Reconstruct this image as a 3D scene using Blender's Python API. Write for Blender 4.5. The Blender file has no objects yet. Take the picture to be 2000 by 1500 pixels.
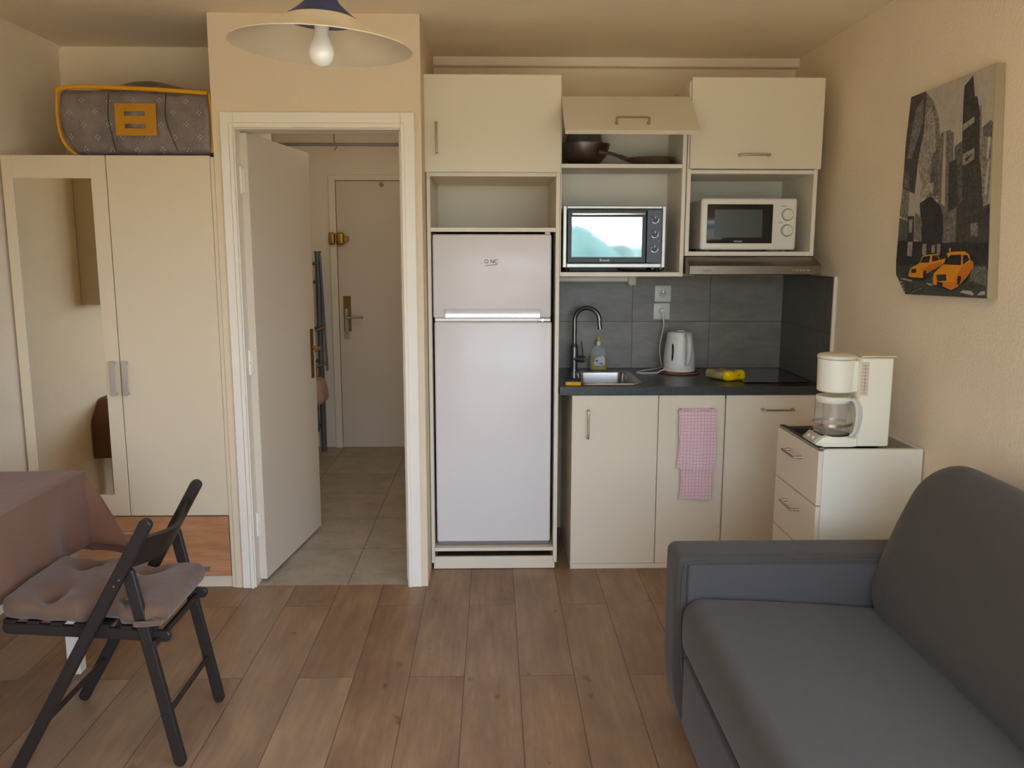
import bpy, bmesh, math, random
from math import sin, cos, pi, radians, sqrt, atan2, tan
from mathutils import Vector, Matrix
random.seed(7)
SC = bpy.context.scene
COL = SC.collection
# ------------------------------------------------------------------ camera
FPX, CX, CY = 1650.0, 1000.0, 750.0
PITCH, YAW, ROLL = .1575, .022, -.001
CAM = Vector((0, 0, 1.51))
def cam_axes():
    f = Vector((sin(YAW)*cos(PITCH), cos(YAW)*cos(PITCH), -sin(PITCH)))
    r = Vector((cos(YAW), -sin(YAW), 0)); d = f.cross(r)
    r2 = cos(ROLL)*r + sin(ROLL)*d; d2 = -sin(ROLL)*r + cos(ROLL)*d
    return r2, d2, f
R_, D_, F_ = cam_axes()
cd = bpy.data.cameras.new('camera'); cam = bpy.data.objects.new('camera', cd); COL.objects.link(cam)
m = Matrix.Identity(4)
for i in range(3):
    m[i][0] = R_[i]; m[i][1] = -D_[i]; m[i][2] = -F_[i]; m[i][3] = CAM[i]
cam.matrix_world = m
cd.sensor_width = 36; cd.lens = FPX/2000*36; cd.clip_start = .05; cd.clip_end = 500
SC.camera = cam
def hit(px, py, ax, val):
    """world point on the plane ax=val along a sight line (used to survey the picture on the wall)"""
    d = R_*((px-CX)/FPX) + D_*((py-CY)/FPX) + F_
    i = 'xyz'.index(ax); t = (val-CAM[i])/d[i]
    return CAM + d*t
# ------------------------------------------------------------------ colour management, world, light
vs = SC.view_settings
SC.display_settings.display_device = 'sRGB'
vs.view_transform = 'Standard'; vs.look = 'None'; vs.gamma = 1; vs.use_curve_mapping = False
vs.exposure = 1.38
SKY_STRENGTH = 3.0
SC.cycles.use_denoising = True
SC.cycles.max_bounces = 12; SC.cycles.diffuse_bounces = 10; SC.cycles.glossy_bounces = 4
SC.cycles.transmission_bounces = 6; SC.cycles.transparent_max_bounces = 12
SC.cycles.caustics_reflective = False; SC.cycles.caustics_refractive = False
SC.cycles.sample_clamp_indirect = 6
W = bpy.data.worlds.new('world'); SC.world = W; W.use_nodes = True
wt = W.node_tree; wt.nodes.clear()
wo = wt.nodes.new('ShaderNodeOutputWorld'); wb = wt.nodes.new('ShaderNodeBackground')
wg = wt.nodes.new('ShaderNodeTexCoord'); wx = wt.nodes.new('ShaderNodeSeparateXYZ'); wr = wt.nodes.new('ShaderNodeValToRGB')
wm = wt.nodes.new('ShaderNodeMath'); wm.operation = 'MULTIPLY_ADD'; wm.inputs[1].default_value = .5; wm.inputs[2].default_value = .5
wt.links.new(wg.outputs['Generated'], wx.inputs[0]); wt.links.new(wx.outputs[2], wm.inputs[0]); wt.links.new(wm.outputs[0], wr.inputs[0])
wt.links.new(wr.outputs[0], wb.inputs[0]); wt.links.new(wb.outputs[0], wo.inputs[0])
wk = wt.nodes.new('ShaderNodeMath'); wk.operation = 'MULTIPLY_ADD'; wk.inputs[1].default_value = SKY_STRENGTH*.6; wk.inputs[2].default_value = SKY_STRENGTH   # the sky is brighter towards the sun's side (+x)
wc = wt.nodes.new('ShaderNodeMath'); wc.operation = 'MAXIMUM'; wc.inputs[1].default_value = SKY_STRENGTH*.3
wt.links.new(wx.outputs[0], wk.inputs[0]); wt.links.new(wk.outputs[0], wc.inputs[0]); wt.links.new(wc.outputs[0], wb.inputs[1])
els = wr.color_ramp.elements
els[0].position = 0.0; els[0].color = (.58, .45, .30, 1)
els[1].position = 1.0; els[1].color = (.50, .62, .85, 1)
for p_, c_ in ((.485, (.62, .50, .36, 1)), (.51, (.85, .99, 1.24, 1)), (.70, (.74, .94, 1.28, 1))):
    e = els.new(p_); e.color = c_
sd_ = bpy.data.lights.new('sun', 'SUN'); sd_.energy = 3.5; sd_.angle = radians(.6); sd_.color = (1, .88, .68)
so = bpy.data.objects.new('sun', sd_); COL.objects.link(so); so.rotation_euler = Vector((.45, .25, -1)).to_track_quat('-Z', 'Y').to_euler()
# window opening in the wall behind the camera
WX0, WX1, WZ0, WZ1, WY = -1.00, 1.52, .04, 2.12, -.30
ld = bpy.data.lights.new('window_portal', 'AREA'); ld.shape = 'RECTANGLE'; ld.size = WX1-WX0; ld.size_y = WZ1-WZ0
ld.cycles.is_portal = True
lo = bpy.data.objects.new('window_portal', ld); COL.objects.link(lo)
lo.location = ((WX0+WX1)/2, WY-.02, (WZ0+WZ1)/2); lo.rotation_euler = (radians(90), 0, 0)   # aims into the room (+y)

# ------------------------------------------------------------------ helpers: things and meshes
ORG = {}
def thing(name, label, cat, loc=(0, 0, 0), group=None):
    o = bpy.data.objects.new(name, None); COL.objects.link(o); o.location = loc; o.empty_display_size = .05
    o['label'] = label; o['category'] = cat
    if group: o['group'] = group
    ORG[o.name] = Vector(loc); return o
def tag(o, label, cat, group=None):
    o['label'] = label; o['category'] = cat
    if group: o['group'] = group
    return o
def struct(o): o['kind'] = 'structure'; return o
def spline(pts, n=8):
    P = [Vector(p) for p in pts]; out = []
    for i in range(len(P)-1):
        a = P[max(i-1, 0)]; b = P[i]; c = P[i+1]; d = P[min(i+2, len(P)-1)]
        for k in range(n):
            t = k/n
            out.append(.5*((2*b)+(c-a)*t+(2*a-5*b+4*c-d)*t*t+(3*b-a-3*c+d)*t**3))
    out.append(P[-1]); return out
def frame(d):
    d = d.normalized(); u = d.orthogonal().normalized(); return u, d.cross(u)
def rrect(cx, cy, hx, hy, r, n=6):
    r = min(r, hx-1e-4, hy-1e-4); out = []
    for sx, sy, a0 in ((1, 1, 0), (-1, 1, 90), (-1, -1, 180), (1, -1, 270)):
        for k in range(n+1):
            a = radians(a0+90*k/n); out.append((cx+sx*(hx-r)+r*cos(a), cy+sy*(hy-r)+r*sin(a)))
    return out
class MB:
    def __init__(s): s.bm = bmesh.new(); s.T = None; s.mi = 0
    def _v(s, p):
        p = Vector(p)
        return s.bm.verts.new(s.T @ p if s.T is not None else p)
    def _f(s, vs):
        try:
            f = s.bm.faces.new(vs); f.material_index = s.mi; return f
        except ValueError: return None
    def box(s, x0, x1, y0, y1, z0, z1, b=.0012, seg=1):
        V = [s._v((x, y, z)) for x in (x0, x1) for y in (y0, y1) for z in (z0, z1)]
        F = [s._f([V[i] for i in q]) for q in ((0, 1, 3, 2), (4, 6, 7, 5), (0, 4, 5, 1), (2, 3, 7, 6), (0, 2, 6, 4), (1, 5, 7, 3))]
        if b > 0:
            b = min(b, .45*min(abs(x1-x0), abs(y1-y0), abs(z1-z0)))
            es = list({e for f in F for e in f.edges})
            r = bmesh.ops.bevel(s.bm, geom=es, offset=b, segments=seg, affect='EDGES', profile=.5, clamp_overlap=True)
            for f in r['faces']: f.material_index = s.mi
        return s
    def prism(s, pts, ax, a, b_, bev=0, seg=2):
        """polygon pts (2D in the two other axes in xyz order) extruded along ax from a to b"""
        def mk(p, v):
            return {'x': (v, p[0], p[1]), 'y': (p[0], v, p[1]), 'z': (p[0], p[1], v)}[ax]
        A = [s._v(mk(p, a)) for p in pts]; B = [s._v(mk(p, b_)) for p in pts]; n = len(pts)
        F = [s._f(A), s._f(B[::-1])]+[s._f([A[i], B[i], B[(i+1) % n], A[(i+1) % n]]) for i in range(n)]
        if bev:
            es = [e for f in F[:2] if f for e in f.edges]
            r = bmesh.ops.bevel(s.bm, geom=es, offset=bev, segments=seg, affect='EDGES', profile=.5, clamp_overlap=True)
            for f in r['faces']: f.material_index = s.mi
        return s
    def stadium(s, p0, p1, hw, ax, a, b_, bev=.003):
        d = Vector((p1[0]-p0[0], p1[1]-p0[1])); L = d.length; d /= L; n = Vector((-d.y, d.x)); pts = []
        for c, s0 in ((p1, 1), (p0, -1)):
            for k in range(9):
                t = -pi/2+pi*k/8
                v = d*(cos(t)*s0)*hw*.9+n*(sin(t)*s0)*hw
                pts.append((c[0]+v.x, c[1]+v.y))
        return s.prism(pts, ax, a, b_, bev, 1)
    def cyl(s, p0, p1, r0, r1=None, n=24, cap=True):
        p0 = Vector(p0); p1 = Vector(p1); r1 = r0 if r1 is None else r1; u, v = frame(p1-p0)
        A = [s._v(p0+(u*cos(2*pi*k/n)+v*sin(2*pi*k/n))*r0) for k in range(n)]
        B = [s._v(p1+(u*cos(2*pi*k/n)+v*sin(2*pi*k/n))*r1) for k in range(n)]
        for k in range(n): s._f([A[k], A[(k+1) % n], B[(k+1) % n], B[k]])
        if cap: s._f(A[::-1]); s._f(B)
        return s
    def tube(s, pts, r, n=10, cap=True):
        P = [Vector(p) for p in pts]; rings = []; u = None
        for i, p in enumerate(P):
            d = (P[min(i+1, len(P)-1)]-P[max(i-1, 0)]).normalized()
            if u is None: u = d.orthogonal().normalized()
            else: u = (u-d*u.dot(d)).normalized()
            v = d.cross(u); rr = r[i] if isinstance(r, (list, tuple)) else r
            rings.append([s._v(p+(u*cos(2*pi*k/n)+v*sin(2*pi*k/n))*rr) for k in range(n)])
        for A, B in zip(rings, rings[1:]):
            for k in range(n): s._f([A[k], A[(k+1) % n], B[(k+1) % n], B[k]])
        if cap: s._f(rings[0][::-1]); s._f(rings[-1])
        return s
    def lathe(s, prof, c, n=48, sx=1, sy=1, capb=False, capt=False):
        rings = []
        for r, z in prof:
            rings.append([s._v((c[0]+sx*r*cos(2*pi*k/n), c[1]+sy*r*sin(2*pi*k/n), c[2]+z)) for k in range(n)])
        for A, B in zip(rings, rings[1:]):
            for k in range(n): s._f([A[k], A[(k+1) % n], B[(k+1) % n], B[k]])
        if capb: s._f(rings[0][::-1])
        if capt: s._f(rings[-1])
        return s
    def loft(s, rings, capb=True, capt=True):
        R = [[s._v(p) for p in r] for r in rings]; n = len(R[0])
        for A, B in zip(R, R[1:]):
            for k in range(n): s._f([A[k], A[(k+1) % n], B[(k+1) % n], B[k]])
        if capb: s._f(R[0][::-1])
        if capt: s._f(R[-1])
        return s
    def grid(s, fn, nu, nv):
        V = [[s._v(fn(i/nu, j/nv)) for j in range(nv+1)] for i in range(nu+1)]
        for i in range(nu):
            for j in range(nv): s._f([V[i][j], V[i+1][j], V[i+1][j+1], V[i][j+1]])
        return V
    def soft(s, x0, x1, y0, y1, z0, z1, rx, ry=None, rz=None, n=(16, 16, 8), fn=None):
        """rounded, subdivided box; fn(p)->p deforms it"""
        ry = rx if ry is None else ry; rz = rx if rz is None else rz
        lo_ = Vector((x0, y0, z0)); hi = Vector((x1, y1, z1)); r = (rx, ry, rz); cache = {}
        def coord(i, k):   # denser near the ends
            t = i/n[k]; L = hi[k]-lo_[k]; q = min(.35, r[k]/L); e = .3
            if t < e: return lo_[k]+L*q*t/e
            if t > 1-e: return hi[k]-L*q*(1-t)/e
            return lo_[k]+L*(q+(1-2*q)*(t-e)/(1-2*e))
        def vert(ijk):
            if ijk in cache: return cache[ijk]
            p = Vector([coord(ijk[k], k) for k in range(3)]); c = Vector(); o = Vector()
            for k in range(3):
                c[k] = min(max(p[k], lo_[k]+r[k]), hi[k]-r[k]); o[k] = (p[k]-c[k])/r[k]
            L = o.length
            if L > 1e-9:
                mx = max(abs(a) for a in o); o = o/L*mx
                p = Vector([c[k]+o[k]*r[k] for k in range(3)])
            if fn: p = Vector(fn(p))
            cache[ijk] = s._v(p); return cache[ijk]
        for a, b, c in ((0, 1, 2), (1, 2, 0), (2, 0, 1)):
            for side in (0, n[c]):
                for i in range(n[a]):
                    for j in range(n[b]):
                        q = []
                        for di, dj in ((0, 0), (1, 0), (1, 1), (0, 1)):
                            t = [0, 0, 0]; t[a] = i+di; t[b] = j+dj; t[c] = side; q.append(vert(tuple(t)))
                        s._f(q if side else q[::-1])
        return s
    def sphere(s, c, r, n=16, sc=(1, 1, 1)):
        prof = [(max(1e-5, sin(pi*k/n))*r, -cos(pi*k/n)*r*sc[2]) for k in range(n+1)]
        return s.lathe(prof, c, n*2, sc[0], sc[1])
    def text(s, body, size, M4, depth=.0006):
        cu = bpy.data.curves.new('t', 'FONT'); cu.body = body; cu.size = size; cu.extrude = depth; cu.align_x = 'CENTER'; cu.align_y = 'CENTER'
        ob = bpy.data.objects.new('t', cu); COL.objects.link(ob)
        dg = bpy.context.evaluated_depsgraph_get(); me = bpy.data.meshes.new_from_object(ob.evaluated_get(dg))
        me.transform(M4); me.materials.clear(); s.bm.from_mesh(me)
        bpy.data.objects.remove(ob); bpy.data.meshes.remove(me); bpy.data.curves.remove(cu); return s
    def build(s, name, mats, parent=None, origin=None, angle=35, flat=False, recalc=True):
        if recalc: bmesh.ops.recalc_face_normals(s.bm, faces=s.bm.faces)
        org = ORG[parent.name] if parent is not None else Vector(origin if origin is not None else (0, 0, 0))
        bmesh.ops.translate(s.bm, verts=s.bm.verts, vec=-org)
        me = bpy.data.meshes.new(name); s.bm.to_mesh(me); s.bm.free()
        for mt in (mats if isinstance(mats, (list, tuple)) else [mats]): me.materials.append(mt)
        if not flat:
            me.polygons.foreach_set('use_smooth', [True]*len(me.polygons)); me.set_sharp_from_angle(angle=radians(angle))
        o = bpy.data.objects.new(name, me); COL.objects.link(o)
        if parent is not None: o.parent = parent
        else: o.location = org
        ORG[o.name] = org
        return o
def XY(px, py, z): return Vector((px, py, z))
FRONT = lambda x, y, z: Matrix.Translation((x, y, z)) @ Matrix.Rotation(radians(90), 4, 'X')    # text that faces -y

# ------------------------------------------------------------------ materials
def lin(c):
    out = []
    for v in c[:3]:
        v = v/255; out.append(v/12.92 if v <= .04045 else ((v+.055)/1.055)**2.4)
    return (*out, 1)
class NT:
    def __init__(s, name):
        s.m = bpy.data.materials.new(name); s.m.use_nodes = True; s.t = s.m.node_tree
        s.b = s.t.nodes['Principled BSDF']; s.out = s.t.nodes['Material Output']
    def n(s, typ, **kw):
        d = s.t.nodes.new(typ)
        for k, v in kw.items(): setattr(d, k, v)
        return d
    def l(s, a, b): s.t.links.new(a, b)
    def inp(s, sock, v):
        if isinstance(v, (int, float)): sock.default_value = v
        elif isinstance(v, tuple): sock.default_value = v
        else: s.l(v, sock)
    def math(s, op, a, b=None, c=None):
        d = s.n('ShaderNodeMath', operation=op); s.inp(d.inputs[0], a)
        if b is not None: s.inp(d.inputs[1], b)
        if c is not None: s.inp(d.inputs[2], c)
        return d.outputs[0]
    def mix(s, f, a, b, mode='MIX'):
        d = s.n('ShaderNodeMix', data_type='RGBA', blend_type=mode); s.inp(d.inputs[0], f); s.inp(d.inputs[6], a); s.inp(d.inputs[7], b); return d.outputs[2]
    def obj(s):
        return s.n('ShaderNodeTexCoord').outputs['Object']
    def pos(s):
        return s.n('ShaderNodeNewGeometry').outputs['Position']
    def xyz(s, v):
        d = s.n('ShaderNodeSeparateXYZ'); s.l(v, d.inputs[0]); return d.outputs
    def comb(s, x, y, z):
        d = s.n('ShaderNodeCombineXYZ')
        for i, v in enumerate((x, y, z)): s.inp(d.inputs[i], v)
        return d.outputs[0]
    def noise(s, vec, scale, detail=3, rough=.5, out=0):
        d = s.n('ShaderNodeTexNoise'); s.l(vec, d.inputs['Vector']); d.inputs['Scale'].default_value = scale
        d.inputs['Detail'].default_value = detail; d.inputs['Roughness'].default_value = rough; return d.outputs[out]
    def white(s, vec):
        d = s.n('ShaderNodeTexWhiteNoise', noise_dimensions='3D'); s.l(vec, d.inputs[0]); return d.outputs
    def mapr(s, v, a, b, c, d_):
        d = s.n('ShaderNodeMapRange'); s.l(v, d.inputs[0])
        for i, x in enumerate((a, b, c, d_)): d.inputs[i+1].default_value = x
        return d.outputs[0]
    def bump(s, h, st, dist=.01):
        d = s.n('ShaderNodeBump'); s.l(h, d.inputs['Height']); d.inputs['Strength'].default_value = st; d.inputs['Distance'].default_value = dist
        s.l(d.outputs[0], s.b.inputs['Normal']); return d
def mat(name, c, rough=.5, metal=0., bump=0, bs=200, bd=.002, var=0, vs_=6, coat=0, spec=.5, sheen=0, alpha=1, trans=0, ior=1.45, emit=None, detail=3):
    k = NT(name); b = k.b
    b.inputs['Base Color'].default_value = lin(c); b.inputs['Roughness'].default_value = rough; b.inputs['Metallic'].default_value = metal
    b.inputs['Coat Weight'].default_value = coat; b.inputs['Coat Roughness'].default_value = .05; b.inputs['Specular IOR Level'].default_value = spec
    b.inputs['Sheen Weight'].default_value = sheen; b.inputs['Alpha'].default_value = alpha; b.inputs['IOR'].default_value = ior
    b.inputs['Transmission Weight'].default_value = trans
    o = k.obj()
    if var:
        f = k.mapr(k.noise(o, vs_, 4), .3, .7, 1-var, 1+var*.5)
        k.l(k.mix(1.0, lin(c), k.comb(f, f, f), 'MULTIPLY'), b.inputs['Base Color'])
    if bump: k.bump(k.noise(o, bs, detail), bump, bd)
    elif not var:
        # a whisper of unevenness in the finish
        k.l(k.mapr(k.noise(o, 40, 2), 0, 1, max(0, rough-.03), min(1, rough+.03)), b.inputs['Roughness'])
    return k.m
STUC = dict(rough=.85, bump=.35, bs=95, bd=.006, var=.03, vs_=3, spec=.25, detail=2)
m_wall = mat('stucco_cream', (236, 222, 197), **STUC)
m_wall2 = mat('stucco_pillar_shaded', (222, 205, 175), rough=.8, bump=.22, bs=95, bd=.006, var=.03, vs_=3, spec=.25, detail=2)  # smoother wall stucco, colour darkened to offset too much light on the pillar
m_ceil = mat('stucco_ceiling', (240, 227, 202), **STUC)
m_plaster = mat('smooth_painted_plaster', (234, 224, 204), rough=.7, bump=.15, bs=60, bd=.002)
m_paint = mat('gloss_cream_paint', (234, 226, 210), rough=.42, bump=.12, bs=30, bd=.002)
m_door = mat('door_cream_paint', (214, 203, 184), rough=.5, bump=.05, bs=20, bd=.002)
m_lam = mat('white_laminate', (222, 212, 190), rough=.36, spec=.45)
m_lamd = mat('white_laminate_inside', (226, 220, 206), rough=.5)
m_lacq = mat('white_melamine', (216, 201, 172), rough=.45)
m_nick = mat('brushed_nickel', (186, 172, 152), rough=.3, metal=1.)
m_steel = mat('brushed_stainless_steel', (196, 192, 184), rough=.24, metal=1., bump=.03, bs=90, bd=.001)
m_chrome = mat('chrome', (215, 215, 215), rough=.08, metal=1.)
m_hood = mat('brushed_steel_hood', (122, 112, 98), rough=.36, metal=.9)
m_sil = mat('silver_plastic', (188, 182, 172), rough=.35, metal=.5)
m_fr = mat('fridge_white_enamel', (222, 216, 212), rough=.3, coat=.12, spec=.4)
m_blk = mat('black_plastic', (22, 23, 25), rough=.35)
m_blkg = mat('black_glass', (8, 9, 10), rough=.03, spec=.8, coat=.6)
m_oveng = mat('oven_window_glass', (20, 24, 24), rough=.02, spec=1.0, coat=1.0, ior=2.2)
m_mww = mat('microwave_window', (38, 38, 36), rough=.12, spec=.4)
m_mwin = mat('microwave_mesh', (70, 76, 72), rough=.3)
m_whp = mat('white_plastic', (222, 222, 214), rough=.32)
m_ivp = mat('ivory_plastic', (232, 230, 212), rough=.4)
m_greyp = mat('grey_plastic', (120, 118, 112), rough=.4)
m_rub = mat('rubber_black', (18, 18, 18), rough=.7)
m_text_w = mat('white_lettering', (225, 225, 225), rough=.4)
m_text_d = mat('grey_lettering', (70, 66, 62), rough=.5)
m_brass = mat('brass', (170, 128, 62), rough=.35, metal=1.)
m_brassd = mat('dull_brass', (122, 92, 44), rough=.45, metal=.8)
m_bluem = mat('blue_grey_painted_metal', (98, 105, 112), rough=.4, metal=.3)
m_pink = mat('pale_pink_bedding', (190, 160, 145), rough=.9, bump=.3, bs=40, bd=.004)
m_bluecap = mat('navy_lamp_cap', (40, 52, 92), rough=.5)
m_chair = mat('black_brown_stained_wood', (34, 27, 24), rough=.45, bump=.08, bs=60)
m_cush = mat('taupe_cotton', (98, 74, 57), rough=.95, bump=.35, bs=35, bd=.006, sheen=.2, var=.06)
m_cloth = mat('mauve_tablecloth', (112, 76, 56), rough=.9, bump=.4, bs=7, bd=.02, sheen=.15, var=.05)
m_sofa = mat('charcoal_fabric', (66, 61, 54), rough=.95, bump=.25, bs=700, bd=.001, sheen=.12, var=.06, vs_=30)
m_sofab = mat('blue_grey_fabric', (68, 66, 66), rough=.95, bump=.25, bs=700, bd=.001, sheen=.12)
m_seam = mat('dark_seam_thread', (38, 37, 40), rough=.95)
m_twhite = mat('white_table_leg', (215, 205, 185), rough=.5)
m_yel = mat('yellow_binding', (224, 158, 10), rough=.6)
m_yelp = mat('mustard_patch', (184, 128, 14), rough=.6)
m_soapy = mat('yellow_dish_soap', (168, 148, 8), rough=.15)
m_clear = mat('clear_plastic', (225, 230, 225), rough=.06, alpha=.16)
m_glass = mat('carafe_glass', (205, 205, 190), rough=.02, alpha=.22, spec=1.0)
m_label = mat('bottle_label', (205, 205, 208), rough=.4, var=.1, vs_=60)
m_bluep = mat('label_blue', (58, 66, 120), rough=.4)
m_yelpl = mat('yellow_plastic_cap', (226, 190, 20), rough=.3)
m_yfoil = mat('yellow_wipes_film', (236, 200, 6), rough=.25, bump=.6, bs=60, bd=.004, coat=.3)
m_tfilm = mat('beige_wipes_film', (170, 155, 110), rough=.3, bump=.5, bs=60, bd=.004, var=.2, vs_=30)
m_spy = mat('sponge_yellow', (226, 158, 40), rough=.95, bump=.6, bs=200)
m_spg = mat('scourer_green', (34, 66, 56), rough=.98, bump=.8, bs=300)
m_terra = mat('terracotta_cork', (150, 92, 62), rough=.9, bump=.5, bs=150)
m_mirror = mat('mirror_silver', (232, 228, 214), rough=.0, metal=1.)
m_gap = mat('dark_recess', (40, 36, 32), rough=.9)
m_tileedge = mat('white_tile_trim', (222, 214, 198), rough=.4)
m_bulb = mat('frosted_bulb_glass', (235, 232, 222), rough=.12, spec=.8)
m_shade = mat('cream_enamel_shade', (222, 208, 178), rough=.35)

def floor_wood():
    k = NT('oak_plank_floor'); x, y, z = k.xyz(k.pos())
    u = k.math('DIVIDE', k.math('ADD', x, .305), .1975); row = k.math('FLOOR', u); fu = k.math('FRACT', u)
    odd = k.math('MODULO', k.math('ADD', row, 100.0), 2.0)
    v = k.math('ADD', k.math('DIVIDE', k.math('SUBTRACT', y, 2.83), 1.23), k.math('MULTIPLY', odd, .5)); col = k.math('FLOOR', v); fv = k.math('FRACT', v)
    wn = k.white(k.comb(row, col, 3.7)); rnd = wn[0]
    off = k.math('MULTIPLY', rnd, 37.0)
    vec = k.comb(k.math('ADD', x, off), k.math('MULTIPLY', y, .09), off)
    g1 = k.noise(vec, 42, 6, .62); g2 = k.noise(k.comb(k.math('ADD', x, off), k.math('MULTIPLY', y, .28), off), 9, 4, .6)
    g3 = k.noise(k.comb(k.math('ADD', x, off), k.math('MULTIPLY', y, .5), off), 14, 5, .55)
    c1 = k.mix(k.mapr(g2, .32, .68, 0, 1), lin((136, 100, 72)), lin((176, 140, 104)))
    c2 = k.mix(k.mapr(g1, .35, .7, 0, .55), c1, lin((104, 76, 54)))
    c3 = k.mix(k.mapr(rnd, 0, 1, 0, .45), c2, lin((140, 122, 102)))
    knots = k.mapr(g3, .66, .78, 0, .85)
    c4 = k.mix(knots, c3, lin((76, 52, 38)))
    s2 = k.mapr(wn[0], 0, 1, .74, 1.02); c5 = k.mix(1.0, c4, k.comb(s2, s2, s2), 'MULTIPLY')
    du = k.math('MULTIPLY', k.math('MINIMUM', fu, k.math('SUBTRACT', 1.0, fu)), .1975)
    dv = k.math('MULTIPLY', k.math('MINIMUM', fv, k.math('SUBTRACT', 1.0, fv)), 1.23)
    e = k.mapr(k.math('MINIMUM', du, dv), .0006, .0024, 1, 0)
    k.l(k.mix(k.math('MULTIPLY', e, .75), c5, lin((48, 34, 24))), k.b.inputs['Base Color'])
    k.b.inputs['Roughness'].default_value = .42; k.b.inputs['Specular IOR Level'].default_value = .4
    k.bump(k.math('SUBTRACT', k.math('MULTIPLY', g1, .3), e), .25, .0015)
    return k.m
def tile_mat(name, ux, uz, wx, wz, ox, oz, ca, cb, grout, rough, gw=.0015, stretch=(1, 1)):
    """grid of tiles in world axes ux/uz (0,1,2)"""
    k = NT(name); p = k.xyz(k.pos()); a = p[ux]; b = p[uz]
    fu = k.math('DIVIDE', k.math('SUBTRACT', a, ox), wx); fv = k.math('DIVIDE', k.math('SUBTRACT', b, oz), wz)
    iu = k.math('FLOOR', fu); iv = k.math('FLOOR', fv); qu = k.math('FRACT', fu); qv = k.math('FRACT', fv)
    du = k.math('MULTIPLY', k.math('MINIMUM', qu, k.math('SUBTRACT', 1.0, qu)), wx); dv = k.math('MULTIPLY', k.math('MINIMUM', qv, k.math('SUBTRACT', 1.0, qv)), wz)
    e = k.mapr(k.math('MINIMUM', du, dv), gw*.6, gw*1.6, 1, 0)
    r = k.white(k.comb(iu, iv, 1.3))[0]
    vec = k.comb(k.math('MULTIPLY', a, stretch[0]), k.math('MULTIPLY', b, stretch[1]), k.math('MULTIPLY', r, 9.0))
    n1 = k.noise(vec, 7, 6, .62); n2 = k.noise(vec, 40, 4, .6)
    c = k.mix(k.mapr(k.math('ADD', k.math('MULTIPLY', n1, .7), k.math('MULTIPLY', n2, .3)), .35, .65, 0, 1), lin(ca), lin(cb))
    s2 = k.mapr(r, 0, 1, .94, 1.05); c = k.mix(1.0, c, k.comb(s2, s2, s2), 'MULTIPLY')
    k.l(k.mix(k.math('MULTIPLY', e, .85), c, lin(grout)), k.b.inputs['Base Color']); k.b.inputs['Roughness'].default_value = rough
    k.bump(k.math('SUBTRACT', k.math('MULTIPLY', n2, .15), e), .3, .0015)
    return k.m
def wood_front(name, ca, cb, cd_):
    k = NT(name); x, y, z = k.xyz(k.pos())
    v = k.comb(k.math('MULTIPLY', x, .12), y, z); g = k.noise(v, 38, 6, .65); g2 = k.noise(v, 9, 3, .5)
    c = k.mix(k.mapr(g2, .3, .7, 0, 1), lin(ca), lin(cb)); c = k.mix(k.mapr(g, .4, .75, 0, .7), c, lin(cd_))
    k.l(c, k.b.inputs['Base Color']); k.b.inputs['Roughness'].default_value = .5; return k.m
def counter_mat():
    k = NT('speckled_black_laminate'); p = k.pos()
    n1 = k.noise(p, 420, 2, .5); n2 = k.noise(p, 90, 3, .5)
    c = k.mix(k.mapr(n2, .3, .7, 0, 1), lin((42, 43, 44)), lin((62, 62, 62))); c = k.mix(k.mapr(n1, .66, .72, 0, .7), c, lin((130, 130, 126)))
    k.l(c, k.b.inputs['Base Color']); k.b.inputs['Roughness'].default_value = .3; return k.m
def towel_mat():
    k = NT('pink_checked_towel'); x, y, z = k.xyz(k.pos())
    def line(a, w, t):
        f = k.math('FRACT', k.math('DIVIDE', a, w)); return k.math('LESS_THAN', f, t)
    n = k.noise(k.pos(), 30, 2); xx = k.math('ADD', x, k.math('MULTIPLY', n, .006)); zz = k.math('ADD', z, k.math('MULTIPLY', n, .008))
    g = k.math('MAXIMUM', line(xx, .0155, .10), line(zz, .0155, .10))
    k.l(k.mix(k.math('MULTIPLY', g, .62), lin((226, 196, 200)), lin((142, 62, 84))), k.b.inputs['Base Color'])
    k.b.inputs['Roughness'].default_value = .95; k.b.inputs['Sheen Weight'].default_value = .2
    k.bump(k.noise(k.pos(), 500, 2), .3, .001); return k.m
def bag_mat():
    k = NT('grey_quilted_bag_fabric'); x, y, z = k.xyz(k.pos())
    q = .053
    zz = k.math('ADD', z, k.math('MULTIPLY', y, .5))
    fu = k.math('DIVIDE', x, q); fv = k.math('DIVIDE', zz, q*.92)
    s1 = k.math('ADD', fu, fv); s2 = k.math('SUBTRACT', fu, fv)
    a = k.math('ABSOLUTE', k.math('SUBTRACT', k.math('FRACT', k.math('MULTIPLY', s1, .5)), .5)); b = k.math('ABSOLUTE', k.math('SUBTRACT', k.math('FRACT', k.math('MULTIPLY', s2, .5)), .5))
    d1 = k.math('ABSOLUTE', k.math('SUBTRACT', a, .075)); d2 = k.math('ABSOLUTE', k.math('SUBTRACT', b, .075))
    m_ = k.math('LESS_THAN', k.math('ADD', d1, k.math('MULTIPLY', d2, 1.0)), .045)
    base = k.mix(k.mapr(k.noise(k.obj(), 8, 4), .3, .7, 0, 1), lin((104, 94, 90)), lin((132, 120, 114)))
    k.l(k.mix(k.math('MULTIPLY', m_, .8), base, lin((190, 180, 168))), k.b.inputs['Base Color'])
    k.b.inputs['Roughness'].default_value = .33; k.b.inputs['Specular IOR Level'].default_value = .5
    k.bump(k.noise(k.obj(), 16, 5, .6), .7, .02); return k.m
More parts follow.
